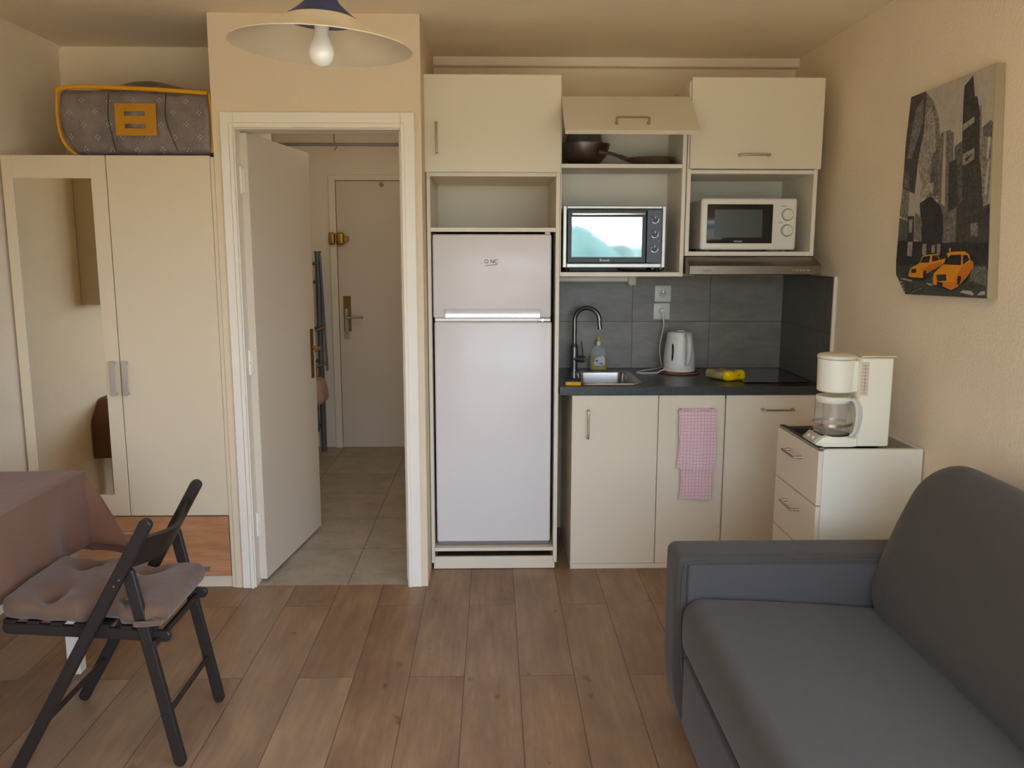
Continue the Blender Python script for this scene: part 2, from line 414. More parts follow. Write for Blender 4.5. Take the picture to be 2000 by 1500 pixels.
def perf_mat():
    k = NT('perforated_navy_cap'); o = k.obj(); vo = k.n('ShaderNodeTexVoronoi'); k.l(o, vo.inputs[0]); vo.inputs['Scale'].default_value = 170; vo.inputs['Randomness'].default_value = .1
    h = k.math('LESS_THAN', vo.outputs['Distance'], .28)
    k.l(k.mix(h, lin((40, 52, 92)), lin((150, 160, 175))), k.b.inputs['Base Color']); k.b.inputs['Roughness'].default_value = .5; return k.m
m_floor = floor_wood()
m_htile = tile_mat('taupe_stone_tile', 0, 1, .49, .489, -.667, 3.66-.489, (150, 140, 126), (176, 166, 150), (100, 92, 84), .5, .0022, (1, 1))
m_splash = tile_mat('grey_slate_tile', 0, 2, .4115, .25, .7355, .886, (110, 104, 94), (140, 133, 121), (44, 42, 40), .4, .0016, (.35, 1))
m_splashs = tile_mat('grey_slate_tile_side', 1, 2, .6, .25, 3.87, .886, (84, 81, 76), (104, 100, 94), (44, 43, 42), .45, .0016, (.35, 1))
m_wood = wood_front('oak_drawer_front', (170, 118, 78), (196, 142, 98), (136, 92, 60))
m_counter = counter_mat(); m_towel = towel_mat(); m_bag = bag_mat(); m_perf = perf_mat()

# ------------------------------------------------------------------ the room
XL, XR, YB, ZC, YP = -2.065, 1.544, 4.472, 2.462, 3.657
SHX = -.300     # right face of the wall block that holds the doorway
def slab(name, mt, *bx, **kw):
    b = MB()
    for q in bx: b.box(*q, b=0)
    return struct(b.build(name, mt, flat=True, **kw))
slab('floor', m_floor, (XL, XR, WY-.1, YP+.02, -.08, 0), (SHX-.02, XR, YP+.02, YB, -.08, 0), (XL, -1.165, YP+.02, 4.26, -.08, 0))
slab('floor_hall', m_htile, (-1.165, -.34, YP+.021, 4.36, -.08, .0), (-1.62, -.34, 4.36, 6.42, -.08, .0))
slab('ceiling', m_ceil, (XL-.1, XR+.1, WY-.2, YB+.1, ZC, ZC+.1))
slab('ceiling_hall', m_plaster, (-1.115, -.32, 3.80, 4.41, 2.34, 2.40), (-1.65, -.32, 4.41, 6.45, 2.34, 2.40))
slab('wall_left', m_wall, (XL-.1, XL, WY-.2, 4.36, -.08, ZC))
VY0, VY1, VZ0, VZ1 = -.05, 1.50, 1.02, 2.12      # unseen window added over the sofa's near end to brighten the left wall
slab('wall_right', m_wall, (XR, XR+.1, WY-.2, VY0, -.08, ZC), (XR, XR+.1, VY1, YB+.1, -.08, ZC), (XR, XR+.1, VY0, VY1, -.08, VZ0), (XR, XR+.1, VY0, VY1, VZ1, ZC))
slab('wall_back', m_wall, (-.32, XR, YB, YB+.1, -.08, ZC))
slab('wall_alcove', m_wall, (XL, -1.165, 4.26, 4.36, -.08, ZC))
DX0, DX1, DZ = -1.078, -.386, 2.008    # door opening
slab('wall_entry', m_wall2, (-1.165, DX0, YP, 3.80, 0, ZC), (DX1, SHX, YP, 3.80, 0, ZC), (DX0, DX1, YP, 3.80, DZ, ZC))
slab('wall_shaft', m_wall2, (-.345, SHX, 3.80, 4.53, 0, ZC))
slab('wall_hall_right', m_plaster, (-.40, -.345, 3.80, 6.45, 0, 2.40))
slab('wall_hall_left', m_plaster, (-1.68, -1.60, 4.361, 6.45, 0, 2.40), (-1.165, -1.115, 3.80, 4.36, 0, ZC), (-1.60, -1.115, 4.361, 4.41, 0, 2.40))
slab('wall_hall_end', m_plaster, (-1.65, -1.19, 6.42, 6.52, 0, 2.40), (-1.19, -.34, 6.42, 6.52, 2.05, 2.40), (-1.19, -.34, 6.441, 6.52, -.05, 2.05))
slab('wall_window', m_wall, (XL, WX0, WY-.2, WY, 0, ZC), (WX1, XR, WY-.2, WY, 0, ZC), (WX0, WX1, WY-.2, WY, WZ1, ZC), (WX0, WX1, WY-.2, WY, -.05, WZ0))
# window: sliding glazed door behind the camera
b = MB()
for q in ((WX0, WX0+.06), (WX1-.06, WX1), (-.0, .07)): b.box(q[0], q[1], WY-.12, WY-.06, WZ0, WZ1, .003)
b.box(WX0+.06, WX1-.06, WY-.12, WY-.06, WZ0, WZ0+.07, .003); b.box(WX0+.06, WX1-.06, WY-.12, WY-.06, WZ1-.07, WZ1, .003)
win = struct(b.build('window_1', m_lam, origin=(0, WY, 0)))
mp = NT('window_glass'); mp.t.nodes.remove(mp.b)
tr = mp.n('ShaderNodeBsdfTransparent'); gl = mp.n('ShaderNodeBsdfGlossy'); gl.inputs['Roughness'].default_value = .01; mx = mp.n('ShaderNodeMixShader'); mx.inputs[0].default_value = .05
mp.l(tr.outputs[0], mx.inputs[1]); mp.l(gl.outputs[0], mx.inputs[2]); mp.l(mx.outputs[0], mp.out.inputs[0])
for a_, c_ in ((WX0+.06, 0), (.07, WX1-.06)):
    MB().box(a_, c_, WY-.093, WY-.087, WZ0+.07, WZ1-.07, b=0).build('pane', mp.m, win)
b = MB()
for q in ((VY0, VY0+.05), (VY1-.05, VY1), ((VY0+VY1)/2-.03, (VY0+VY1)/2+.03)): b.box(XR+.03, XR+.08, q[0], q[1], VZ0, VZ1, .003)
b.box(XR+.03, XR+.08, VY0+.05, VY1-.05, VZ0, VZ0+.05, .003); b.box(XR+.03, XR+.08, VY0+.05, VY1-.05, VZ1-.05, VZ1, .003)
added_win = struct(b.build('added_side_window', m_lam, origin=(XR, .6, 0)))
for a_, c_ in ((VY0+.05, (VY0+VY1)/2-.03), ((VY0+VY1)/2+.03, VY1-.05)):
    MB().box(XR+.052, XR+.058, a_, c_, VZ0+.05, VZ1-.05, b=0).build('pane', mp.m, added_win)
l2 = bpy.data.lights.new('window_portal', 'AREA'); l2.shape = 'RECTANGLE'; l2.size = VY1-VY0; l2.size_y = VZ1-VZ0; l2.cycles.is_portal = True  # portal of the added right-wall window
lo2 = bpy.data.objects.new('window_portal', l2); COL.objects.link(lo2); lo2.location = (XR+.12, (VY0+VY1)/2, (VZ0+VZ1)/2)
lo2.rotation_euler = Vector((-1, 0, 0)).to_track_quat('-Z', 'Y').to_euler()
# hill and ground beyond the window, seen mirrored in the oven door
m_hill = mat('wooded_hill', (112, 146, 132), rough=.95, var=.3, vs_=.25)
b = MB()
def hill(u, v):
    x = -70+u*170; y = -60-v*50
    top = 3.87-.0012*(x-7.3)**2 if x < 7.3 else max(1.25, 3.87-2.45*((x-7.3)/4)**1.75)
    if x > 11.2: top += .7*math.exp(-((x-12.3)/.7)**2)+1.6*math.exp(-((x-26)/7)**2)
    return (x, y, -3+(max(top, .6)+3)*min(1, (v*5)**.7)+.06*sin(x*3.1))
b.grid(hill, 400, 12); struct(b.build('hill', m_hill, origin=(0, -60, -2)))
slab('ground_outside', mat('sunlit_terrace', (196, 182, 156), rough=.9, var=.1, vs_=1), (-80, 100, -130, WY-.25, -3.2, -3.0))
slab('balcony_floor', mat('balcony_tile', (205, 190, 168), rough=.8, var=.06, vs_=3), (-2.4, 2.2, -1.9, WY-.2, -.12, -.03))
# ceiling box duct over the kitchen
struct(MB().box(SHX, XR, YB-.055, YB, 2.418, ZC, .003).build('trim_duct', m_plaster, origin=(0, YB, ZC)))
# corner cove between left wall and ceiling
struct(MB().prism([(XL, ZC-.018), (XL+.018, ZC), (XL, ZC)], 'y', WY, 4.26).build('trim_cornice', m_plaster))
# door casing and jambs
b = MB()
b.box(-1.133, DX0, YP-.014, YP, 0, 2.074, .004); b.box(DX1, -.326, YP-.014, YP, 0, 2.074, .004); b.box(DX0, DX1, YP-.014, YP, DZ, 2.074, .004)
b.box(DX0-.018, DX0, YP-.020, YP-.006, 0, 2.03, .004); b.box(DX1, DX1+.018, YP-.020, YP-.006, 0, 2.03, .004); b.box(DX0, DX1, YP-.020, YP-.006, DZ, 2.03, .004)
struct(b.build('trim_casing', m_paint, origin=(0, YP, 0)))
b = MB(); b.box(DX0-.001, DX0+.004, YP-.004, 3.80, 0, DZ, .001); b.box(DX1-.004, DX1+.001, YP-.004, 3.80, 0, DZ, .001)
b.box(DX0, DX1, YP-.004, 3.80, DZ-.004, DZ+.001, .001); b.box(DX1-.016, DX1-.003, YP+.07, YP+.10, 0, DZ, .002)
struct(b.build('trim_jamb', m_paint, origin=(0, YP, 0)))
# open interior door (hinged left, opening into the hall)
a0 = Vector((-1.084, 3.729, .0)); ddir = Vector((.096, .765, 0)); L_ = .751; ang = atan2(ddir.y, ddir.x)
Td = Matrix.Translation(a0) @ Matrix.Rotation(ang, 4, 'Z')
b = MB(); b.T = Td; b.box(.0, L_+.02, -.040, 0, .012, 2.0, .0015)
door = struct(b.build('door_1', m_door, origin=(a0.x, a0.y, 0)))
b = MB(); b.T = Td; 
b.box(L_-.055, L_-.01, -.0425, -.039, .84, 1.10, .001); b.build('lock_plate', m_brassd, door)
b = MB(); b.T = Td; b.tube(spline([(L_-.03, -.042, 1.0), (L_-.03, -.075, 1.0), (L_-.04, -.085, .998), (L_-.13, -.085, .995)], 5), .007, 10); b.build('door_handle', m_brass, door)
b = MB(); b.T = Td; b.box(L_+.0195, L_+.0215, -.032, -.008, .87, 1.07, .0005); b.build('latch_plate', m_brass, door)
for z in (1.80, 1.02, .28):
    b = MB(); b.cyl((-1.071, 3.706, z-.055), (-1.071, 3.706, z-.001), .007, n=12); b.cyl((-1.071, 3.706, z+.001), (-1.071, 3.706, z+.055), .007, n=12)
    b.box(-1.079, -1.071, 3.703, 3.709, z-.05, z+.05, .001); b.box(-1.071, -1.060, 3.715, 3.7265, z-.05, z+.05, .001)
    b.build('hinge', m_paint, door)
# entrance door at the end of the hall
b = MB(); b.box(-1.160, -.40, 6.40, 6.44, .003, 2.010, .0015)
d2 = struct(b.build('door_2', mat('entry_door_paint', (214, 200, 180), rough=.45, bump=.04, bs=20), origin=(-.78, 6.40, 0)))
b = MB(); b.box(-1.215, -1.164, 6.385, 6.43, 0, 2.055, .004); b.box(-1.164, -.40, 6.385, 6.43, 2.014, 2.055, .004); b.build('door_frame', m_plaster, d2)
b = MB(); b.box(-1.128, -1.073, 6.394, 6.401, .90, 1.165, .002); b.build('door_plate', m_brassd, d2)
b = MB(); b.box(-1.117, -1.092, 6.372, 6.395, .885, 1.075, .004); b.tube([(-1.104, 6.38, 1.005), (-1.104, 6.345, 1.005), (-1.096, 6.335, 1.005), (-.985, 6.335, 1.012)], .009, 10); b.sphere((-.985, 6.335, 1.012), .013, 8); b.build('door_handle', m_steel, d2)
b = MB(); b.cyl((-1.104, 6.372, .875), (-1.104, 6.385, .875), .014, n=14); b.box(-1.125, -1.098, 6.38, 6.398, .845, .89, .003); b.build('lock_cylinder', m_steel, d2)
b = MB(); b.box(-1.215, -1.170, 6.34, 6.386, 1.545, 1.635, .012, 3); b.box(-1.160, -1.105, 6.35, 6.401, 1.545, 1.635, .012, 3); b.box(-1.105, -1.075, 6.36, 6.401, 1.572, 1.608, .002); b.build('rim_lock', m_brass, d2)
b = MB(); b.cyl((-.825, 6.40, 1.985), (-.825, 6.375, 1.985), .014, n=14); b.build('door_stop', m_brassd, d2)
# hall: curtain rod, bunk ladder frame
t = thing('curtain_rod', 'dark curtain rod running across the hall just under its ceiling', 'curtain rod', (-.98, 5.9, 2.21))
MB().cyl((-1.595, 5.9, 2.21), (-.405, 5.9, 2.21), .011, n=12).build('rod', m_greyp, t)
for xx in (-1.07,):
    b = MB(); b.cyl((xx, 5.9, 2.225), (xx, 5.9, 2.34), .004, n=8); b.tube([(xx, 5.9, 2.225), (xx+.014, 5.9, 2.215), (xx+.014, 5.9, 2.19), (xx, 5.895, 2.17)], .004, 8); b.build('bracket', m_greyp, t)
t = thing('bunk_bed', 'blue grey tubular metal bunk bed end standing in the hall behind the open door', 'bunk bed', (-1.40, 6.28, 0))
BY = 6.28
for xx, zt in ((-1.285, 1.485), (-1.56, 1.485)):
    MB().cyl((xx, BY, 0), (xx, BY, zt), .021, n=14).cyl((xx, BY, zt), (xx, BY, zt+.014), .026, n=14).build('post', m_bluem, t)
MB().cyl((-1.235, BY-.03, .62), (-1.262, BY-.03, 1.46), .008, n=10).build('ladder_rail', m_bluem, t)
MB().cyl((-1.315, BY-.035, .16), (-1.345, BY-.035, 1.30), .011, n=10).build('ladder_rail', m_bluem, t)
for z1_, z0_ in ((1.40, 1.41), (1.24, 1.28), (.90, .94), (.62, .70), (.22, .20)):
    MB().cyl((-1.56, BY, z1_), (-1.285, BY, z0_), .012, n=10).build('rung', m_bluem, t)
for z_ in (.93, .66): MB().cyl((-1.345, BY-.035, z_-.02), (-1.235, BY-.04, z_+.02), .010, n=10).build('rung', m_nick, t)
tag(MB().soft(-1.47, -1.215, BY-.30, BY-.055, .40, .585, .05, n=(8, 8, 8), fn=lambda p: (p.x-.10*max(0, (p.z-.42))*(1 if p.x > -1.3 else 0)*1.2, p.y, p.z)).build('folded_blanket', m_pink, origin=(-1.34, BY-.18, .40)),
    'pale pink folded bedding poking out low on the metal bunk frame', 'bedding')
tag(MB().soft(-1.52, -1.312, BY-.30, BY-.055, 1.13, 1.31, .035, n=(8, 8, 8)).build('folded_blanket', m_pink, origin=(-1.42, BY-.18, 1.13)),
    'pale pink bedding high on the metal bunk frame, near its top', 'bedding')
t = thing('added_hall_lamp', 'unseen round glass ceiling lamp added to brighten the hall, out of view above the doorway', 'ceiling lamp', (-.85, 5.1, 2.34))
MB().lathe([(.0001, -.075), (.06, -.068), (.10, -.04), (.115, -.005), (.115, 0)], (-.85, 5.1, 2.338), 32).build('glass_dome', mat('opal_glass', (240, 232, 215), rough=.3), t)
hl = bpy.data.lights.new('hall_fill_light', 'POINT'); hl.energy = 1.45; hl.color = (1, .94, .85); hl.shadow_soft_size = .10  # fill light added to lift the dark hall, no such lamp in view
ho = bpy.data.objects.new('hall_fill_light', hl); COL.objects.link(ho); ho.location = (-.85, 5.1, 2.15)
# ------------------------------------------------------------------ handles
def bar_handle(parent, p, L, vertical=False, out=.030, T=None):
    """nickel bar pull with two round posts; p = centre on the face, the face looks to -y"""
    b = MB(); b.T = T
    x, y, z = p; h = L/2
    def q(a, o): return (x, y-o, z+a) if vertical else (x+a, y-o, z)
    for s_ in (-1, 1): b.cyl(q(s_*h, 0), q(s_*h, .004), .0075, n=14); b.cyl(q(s_*h, .004), q(s_*h, .012), .005, .0038, n=12)
    b.tube(spline([q(-h, .010), q(-h, out-.008), q(-h+.007, out), q(0, out), q(h-.007, out), q(h, out-.008), q(h, .010)], 5), .0042, 10)
    return b.build('handle', m_nick, parent)

# ------------------------------------------------------------------ wardrobe
WF = YP
t = thing('wardrobe', 'tall cream two-door wardrobe with mirrored left door and wooden bottom drawer', 'wardrobe', (-1.61, 3.93, 0))
b = MB()
b.box(-2.050, -2.034, WF+.018, 4.22, 0, 1.886, .001); b.box(-1.183, -1.167, WF+.003, 4.22, 0, 1.892, .001)
b.box(-2.034, -1.183, WF+.018, 4.22, 1.870, 1.886, .001); b.box(-2.034, -1.183, 4.21, 4.22, .06, 1.87, 0); b.box(-2.034, -1.183, WF+.02, 4.21, .06, .075, 0)
b.box(-2.034, -1.183, WF+.02, 4.21, .325, .335, 0)
b.build('body', m_lacq, t)
MB().box(-2.034, -1.183, WF+.012, WF+.03, 0, .052, .001).build('plinth', m_lacq, t)
b = MB()   # left door: frame with the mirror let into it
mx0, mx1, mz0, mz1 = -2.002, -1.680, .436, 1.803
b.box(-2.046, mx0, WF-.001, WF+.016, .340, 1.897, .0012); b.box(mx1, -1.617, WF-.001, WF+.016, .340, 1.897, .0012)
b.box(mx0, mx1, WF-.001, WF+.016, .340, mz0, .0012); b.box(mx0, mx1, WF-.001, WF+.016, mz1, 1.897, .0012); b.box(mx0, mx1, WF+.008, WF+.016, mz0, mz1, 0)
dr = b.build('door', m_lacq, t)
MB().box(mx0, mx1, WF+.003, WF+.007, mz0, mz1, 0).build('mirror', m_mirror, dr)
dr2 = MB().box(-1.613, -1.184, WF-.001, WF+.016, .340, 1.897, .0012).build('door', m_lacq, t)
for par, xc in ((dr, -1.640), (dr2, -1.588)):
    b = MB(); b.box(xc-.010, xc+.010, WF-.030, WF-.024, .885, 1.035, .002); b.box(xc-.008, xc+.008, WF-.026, WF, .887, .897, .001); b.box(xc-.008, xc+.008, WF-.026, WF, 1.023, 1.033, .001)
    b.build('handle', m_sil, par)
dw = MB().box(-2.044, -1.186, WF-.001, WF+.016, .056, .334, .0012).build('drawer', m_wood, t)
b = MB(); b.box(-1.77, -1.55, WF-.030, WF-.022, .262, .272, .002)
for xx in (-1.765, -1.555): b.box(xx-.004, xx+.004, WF-.026, WF, .263, .271, .001)
b.build('handle', m_sil, dw)

# storage bag on the wardrobe
t = thing('storage_bag', 'grey patterned soft storage bag with yellow edging on top of the wardrobe', 'storage bag', (-1.48, 3.92, 1.898))
def bagfn(p):
    u = (p.x+1.486)/.318; v = (p.z-1.90)/.275
    z = p.z+.006*sin(p.x*17+p.y*4)*(v > .5) - .018*max(0, u)*max(0, v)
    if p.y > 3.75: z += .065*max(0, v)*max(0, 1-abs((p.x+1.47)/.27))**.45*min(1, (p.y-3.75)/.1)
    y = p.y-.012*sin(pi*min(1, max(0, v)))*(p.y < 3.75)+.004*sin(p.x*40+p.z*31)
    x = p.x
    if u < -.6 and v < .35: x += (.35-max(v, 0))*.17*(-u-.6)/.4
    return (x, y, max(z, 1.8985))
MB().soft(-1.800, -1.170, 3.672, 4.17, 1.8985, 2.170, .03, .04, .03, n=(40, 20, 20), fn=bagfn).build('body', m_bag, t, angle=80)
b = MB()
pl = spline([(-1.800, 3.675, 2.160), (-1.72, 3.668, 2.172), (-1.50, 3.662, 2.166), (-1.32, 3.665, 2.158), (-1.185, 3.674, 2.150)], 8)
b.tube(pl, .0085, 8)
b.tube(spline([(-1.800, 3.676, 2.162), (-1.806, 3.674, 2.08), (-1.802, 3.674, 2.00), (-1.785, 3.676, 1.945), (-1.755, 3.678, 1.912), (-1.742, 3.68, 1.904)], 6), .0055, 8)
b.tube(spline([(-1.178, 3.676, 2.150), (-1.172, 3.674, 2.06), (-1.172, 3.674, 1.98), (-1.176, 3.676, 1.91)], 6), .0045, 8)
b.build('binding', m_yel, t)
for (xa, xb_) in ((-1.585, -1.590), (-1.350, -1.335)):
    b = MB(); b.tube(spline([(xa, 3.664, 2.145), (xa-.004, 3.656, 2.04), (xb_+.02, 3.664, 1.915)], 6), .0016, 6); b.build('seam', m_seam, t)
b = MB(); yp_ = 3.652
b.box(-1.560, -1.522, yp_, yp_+.004, 1.976, 2.104, 0); b.box(-1.437, -1.392, yp_, yp_+.004, 1.976, 2.104, 0)
for q in ((2.073, 2.104), (2.023, 2.055), (1.976, 2.005)): b.box(-1.522, -1.437, yp_, yp_+.004, q[0], q[1], 0)
b.build('handle_patch', m_yelp, t)

# ------------------------------------------------------------------ pendant lamp
LX, LY, LZ = hit(628, 93, 'y', 2.13)
t = thing('pendant_lamp', 'hanging ceiling lamp with wide cream conical shade, navy cap and a bare bulb', 'pendant lamp', (LX, LY, LZ))
Tl = Matrix.Translation((LX, LY, LZ)) @ Matrix.Rotation(radians(2.2), 4, 'Y') @ Matrix.Rotation(radians(.2), 4, 'X')
b = MB(); b.T = Tl
pr = [(.2160, .0016), (.2166, .0004), (.2160, -.0004), (.2150, -.0002), (.205, .0038), (.16, .019), (.12, .039), (.081, .0615), (.0785, .064), (.081, .0665), (.12, .0424), (.16, .0222), (.205, .0068), (.2160, .0016)]
b.lathe(pr, (0, 0, 0), 72); b.build('shade', m_shade, t)
b = MB(); b.T = Tl; b.lathe([(.0805, .0600), (.0825, .0670), (.060, .084), (.042, .100), (.022, .135), (.018, .155), (.0001, .156)], (0, 0, 0), 48); b.build('cap', m_bluecap, t)
b = MB(); b.T = Tl; b.lathe([(.020, .050), (.079, .0575), (.0805, .0585), (.0805, .060), (.02, .052)], (0, 0, 0), 48); b.build('perforated_ring', m_perf, t)
b = MB(); b.T = Tl; b.cyl((0, 0, .040), (0, 0, .15), .017, .020, n=20); sk = b.build('socket', m_whp, t)
b = MB(); b.T = Tl
b.lathe([(.0001, -.050), (.010, -.0485), (.020, -.043), (.0275, -.033), (.0305, -.019), (.029, -.006), (.0235, .008), (.0185, .020), (.0165, .031), (.016, .040)], (0, 0, .006), 32); b.build('bulb', m_bulb, t)
MB().tube([(LX+.013, LY+.004, LZ+.15), (LX+.008, LY+.002, LZ+.3), (LX, LY, ZC-.03)], .003, 8).build('cord', m_whp, t)
MB().lathe([(.003, -.045), (.03, -.035), (.045, -.01), (.046, 0)], (LX, LY, ZC), 32).build('ceiling_rose', m_whp, t)

# ------------------------------------------------------------------ kitchen: tall fridge column
YF = 3.85; P_ = .018
t = thing('fridge_cabinet', 'tall white cabinet column built around the fridge, with top cupboard', 'cabinet', (0, 4.15, 0))
b = MB()
b.box(-.297, -.281, YF+.001, 4.44, .035, 2.244, .001); b.box(.281, .299, YF+.001, 4.44, .035, 2.244, .001)
b.box(-.289, -.281, YF+.03, 4.44, 0, .036, 0); b.box(.281, .291, YF+.03, 4.44, 0, .036, 0)
b.box(-.281, .281, YF+.004, 4.42, 1.832, 1.850, .001); b.box(-.281, .281, YF+.001, 4.44, 2.226, 2.244, .001)
b.box(-.281, .281, YF+.004, 4.42, 1.590, 1.608, .001)
b.box(-.281, .281, 4.415, 4.42, 1.608, 1.832, 0)
b.box(-.281, .281, YF+.004, 4.42, .092, .108, .001)
b.build('frame', m_lam, t)
MB().box(-.287, .290, YF+.010, YF+.026, .003, .062, .001).build('plinth', m_lam, t)
dr = MB().box(-.3035, .300, YF-.018, YF, 1.849, 2.262, .0015).build('door', m_lam, t)
bar_handle(dr, (-.247, YF-.018, 1.992), .128, True)
# fridge
t = thing('fridge', 'white two-door fridge freezer with chrome handle strip inside the tall cabinet', 'fridge', (-.005, 4.18, .108))
MB().box(-.272, .262, YF+.085, 4.40, .112, 1.578, .006, 2).build('body', mat('fridge_side_grey', (150, 148, 146), rough=.5), t)
fd = MB().box(-.276, .264, YF+.025, YF+.08, 1.200, 1.580, .010, 3).build('freezer_door', m_fr, t)
rd = MB().box(-.272, .268, YF+.025, YF+.08, .130, 1.184, .010, 3).build('fridge_door', m_fr, t)
MB().box(-.270, .264, YF+.040, YF+.082, 1.184, 1.200, .002).build('gap_trim', m_sil, t)
b = MB(); b.prism([(YF+.026, 1.203), (YF+.010, 1.203), (YF+.0085, 1.221), (YF+.016, 1.240), (YF+.026, 1.243)], 'x', -.222, .215, .002, 1); b.build('door_handle', mat('polished_silver_trim', (216, 216, 220), rough=.22, metal=.25, coat=.5), fd)
b = MB(); b.box(.205, .262, YF+.014, YF+.045, 1.188, 1.197, .002); b.cyl((.225, YF+.02, 1.1925), (.225, YF+.008, 1.1925), .006, n=12); b.build('hinge', m_chrome, t)
b = MB(); b.box(.235, .26, YF+.04, YF+.08, 1.580, 1.590, .002); b.build('top_hinge', m_fr, t)
b = MB(); b.text('O NC', .024, FRONT(-.010, YF+.0235, 1.457)); b.tube(spline([(-.036, YF+.024, 1.438), (-.01, YF+.024, 1.441), (.02, YF+.024, 1.445)], 4), .0011, 6); b.build('logo', m_text_d, fd)
MB().box(-.27, .262, YF+.045, YF+.08, .112, .128, .001).build('kick_grille', m_greyp, t)

# ------------------------------------------------------------------ middle wall cabinet (flap open)
t = thing('upper_cabinet', 'white middle wall cabinet with its flap door tilted open above the mini oven', 'cabinet', (.58, 4.14, 1.39))
b = MB(); MX0, MX1 = .3005, .861
b.box(MX0, MX0+.004, YF+.002, 4.44, 1.393, 2.165, 0)
b.box(MX1-.018, MX1, YF+.001, 4.44, 1.391, 2.165, .001)
b.box(MX0+.004, MX1-.018, YF+.003, 4.44, 1.391, 1.410, .001); b.box(MX0+.004, MX1-.018, YF+.003, 4.42, 1.870, 1.888, .001); b.box(MX0+.004, MX1-.018, YF+.003, 4.44, 2.147, 2.165, .001)
b.box(MX0+.004, MX1-.018, 4.17, 4.175, 1.410, 1.870, 0); b.box(MX0+.004, MX1-.018, 4.18, 4.185, 1.888, 2.147, 0)
b.build('frame', m_lamd, t)
a = atan2(.175, .222); Lf = .283
Tf = Matrix.Translation((0, YF-.002, 2.160)) @ Matrix.Rotation(-(pi/2-a), 4, 'X')     # hangs down and swings out
b = MB(); b.T = Tf; b.box(.3005, .866, -.018, 0, -Lf, 0, .0015)
fl = b.build('flap_door', m_lam, t)
bar_handle(fl, (.585, -.018, -Lf+.055), .135, False, T=Tf)
# pans inside
t = thing('colander', 'dark steel colander bowl standing in the open cupboard, left side', 'colander', (.41, 4.02, 1.888))
b = MB(); b.lathe([(.052, 0), (.050, .003), (.075, .02), (.105, .055), (.118, .10), (.120, .105), (.116, .10), (.102, .055), (.072, .022), (0.0, .012)], (.425, 4.055, 1.8885), 48); b.build('bowl', mat('dark_steel_pan', (150, 140, 132), rough=.3, metal=1.), t)
b = MB(); b.lathe([(.085, .105), (.086, .12), (.08, .15), (.05, .172), (.0, .18)], (.425, 4.055, 1.8885), 48); b.build('lid', mat('glass_lid', (110, 115, 110), rough=.1, metal=.6), t)
t = thing('frying_pan', 'shallow steel frying pan in the open cupboard, its handle pointing left', 'frying pan', (.74, 4.02, 1.888))
b = MB(); b.lathe([(.0, .001), (.080, .001), (.092, .008), (.108, .040), (.110, .041), (.106, .038), (.088, .010), (.0, .006)], (.735, 4.02, 1.8885), 48); b.build('pan', m_steel, t)
b = MB(); b.tube(spline([(.632, 4.00, 1.918), (.60, 3.97, 1.925), (.55, 3.93, 1.936), (.50, 3.91, 1.944), (.478, 3.905, 1.946)], 5), [.010]*8+[.008]*8+[.009]*5, 10); b.build('handle', mat('dark_pan_handle', (104, 84, 78), rough=.35, metal=.3), t)

# mini oven
OY = YF+.014
t = thing('mini_oven', 'silver framed mini oven with dark glass door and three round knobs', 'oven', (.547, 4.0, 1.41))
b = MB(); b.box(.314, .332, OY, OY+.02, 1.430, 1.706, .003); b.box(.762, .780, OY, OY+.02, 1.430, 1.706, .003)
b.box(.332, .762, OY, OY+.02, 1.692, 1.706, .003); b.box(.332, .762, OY, OY+.02, 1.430, 1.450, .003); b.box(.318, .776, OY+.02, 4.15, 1.432, 1.702, .004)
b.build('housing', mat('oven_silver', (176, 172, 162), rough=.32, metal=.6), t)
od = MB(); od.box(.333, .690, OY-.012, OY+.012, 1.451, 1.690, .003); od = od.build('door', m_blk, t)
MB().box(.352, .670, OY-.0145, OY-.0125, 1.478, 1.656, .0003).build('window', m_oveng, od)
b = MB(); b.box(.350, .680, OY-.040, OY-.030, 1.662, 1.675, .003, 2)
b.box(.353, .363, OY-.034, OY-.010, 1.664, 1.674, .001); b.box(.667, .677, OY-.034, OY-.010, 1.664, 1.674, .001)
b.build('handle', m_steel, od)
b = MB(); b.text('Brandt', .017, FRONT(.503, OY-.0130, 1.4635)); b.build('logo', m_text_w, od)
pn = MB().box(.692, .761, OY-.010, OY+.012, 1.451, 1.690, .002).build('control_panel', mat('oven_panel_black', (38, 41, 46), rough=.25), t)
for z in (1.645, 1.581, 1.516):
    kb = MB().cyl((.727, OY-.010, z), (.727, OY-.026, z), .0150, .0138, n=28).build('knob', m_blk, t)
    b = MB(); b.tube([(.727+.0165*cos(q*pi/14), OY-.013, z+.0165*sin(q*pi/14)) for q in range(29)], .0016, 6); b.box(.7262, .7278, OY-.0268, OY-.0258, z+.003, z+.013, 0); b.build('knob_ring', m_chrome, kb)
MB().cyl((.748, OY-.010, 1.548), (.748, OY-.0125, 1.548), .0022, n=10).build('indicator_light', m_greyp, pn)
for xx, yy in ((.335, OY+.04), (.75, OY+.04), (.335, 4.10), (.75, 4.10)):
    MB().cyl((xx, yy, 1.4105), (xx, yy, 1.433), .013, .011, n=14).build('foot', m_rub, t)
b = MB(); b.tube(spline([(.60, 4.10, 1.4185), (.62, 3.96, 1.416), (.68, 3.92, 1.416), (.74, 3.905, 1.4165), (.775, 3.905, 1.418), (.786, 3.915, 1.428), (.788, 3.95, 1.44), (.785, 4.10, 1.45)], 6), .0038, 8); b.build('power_cord', m_rub, t)

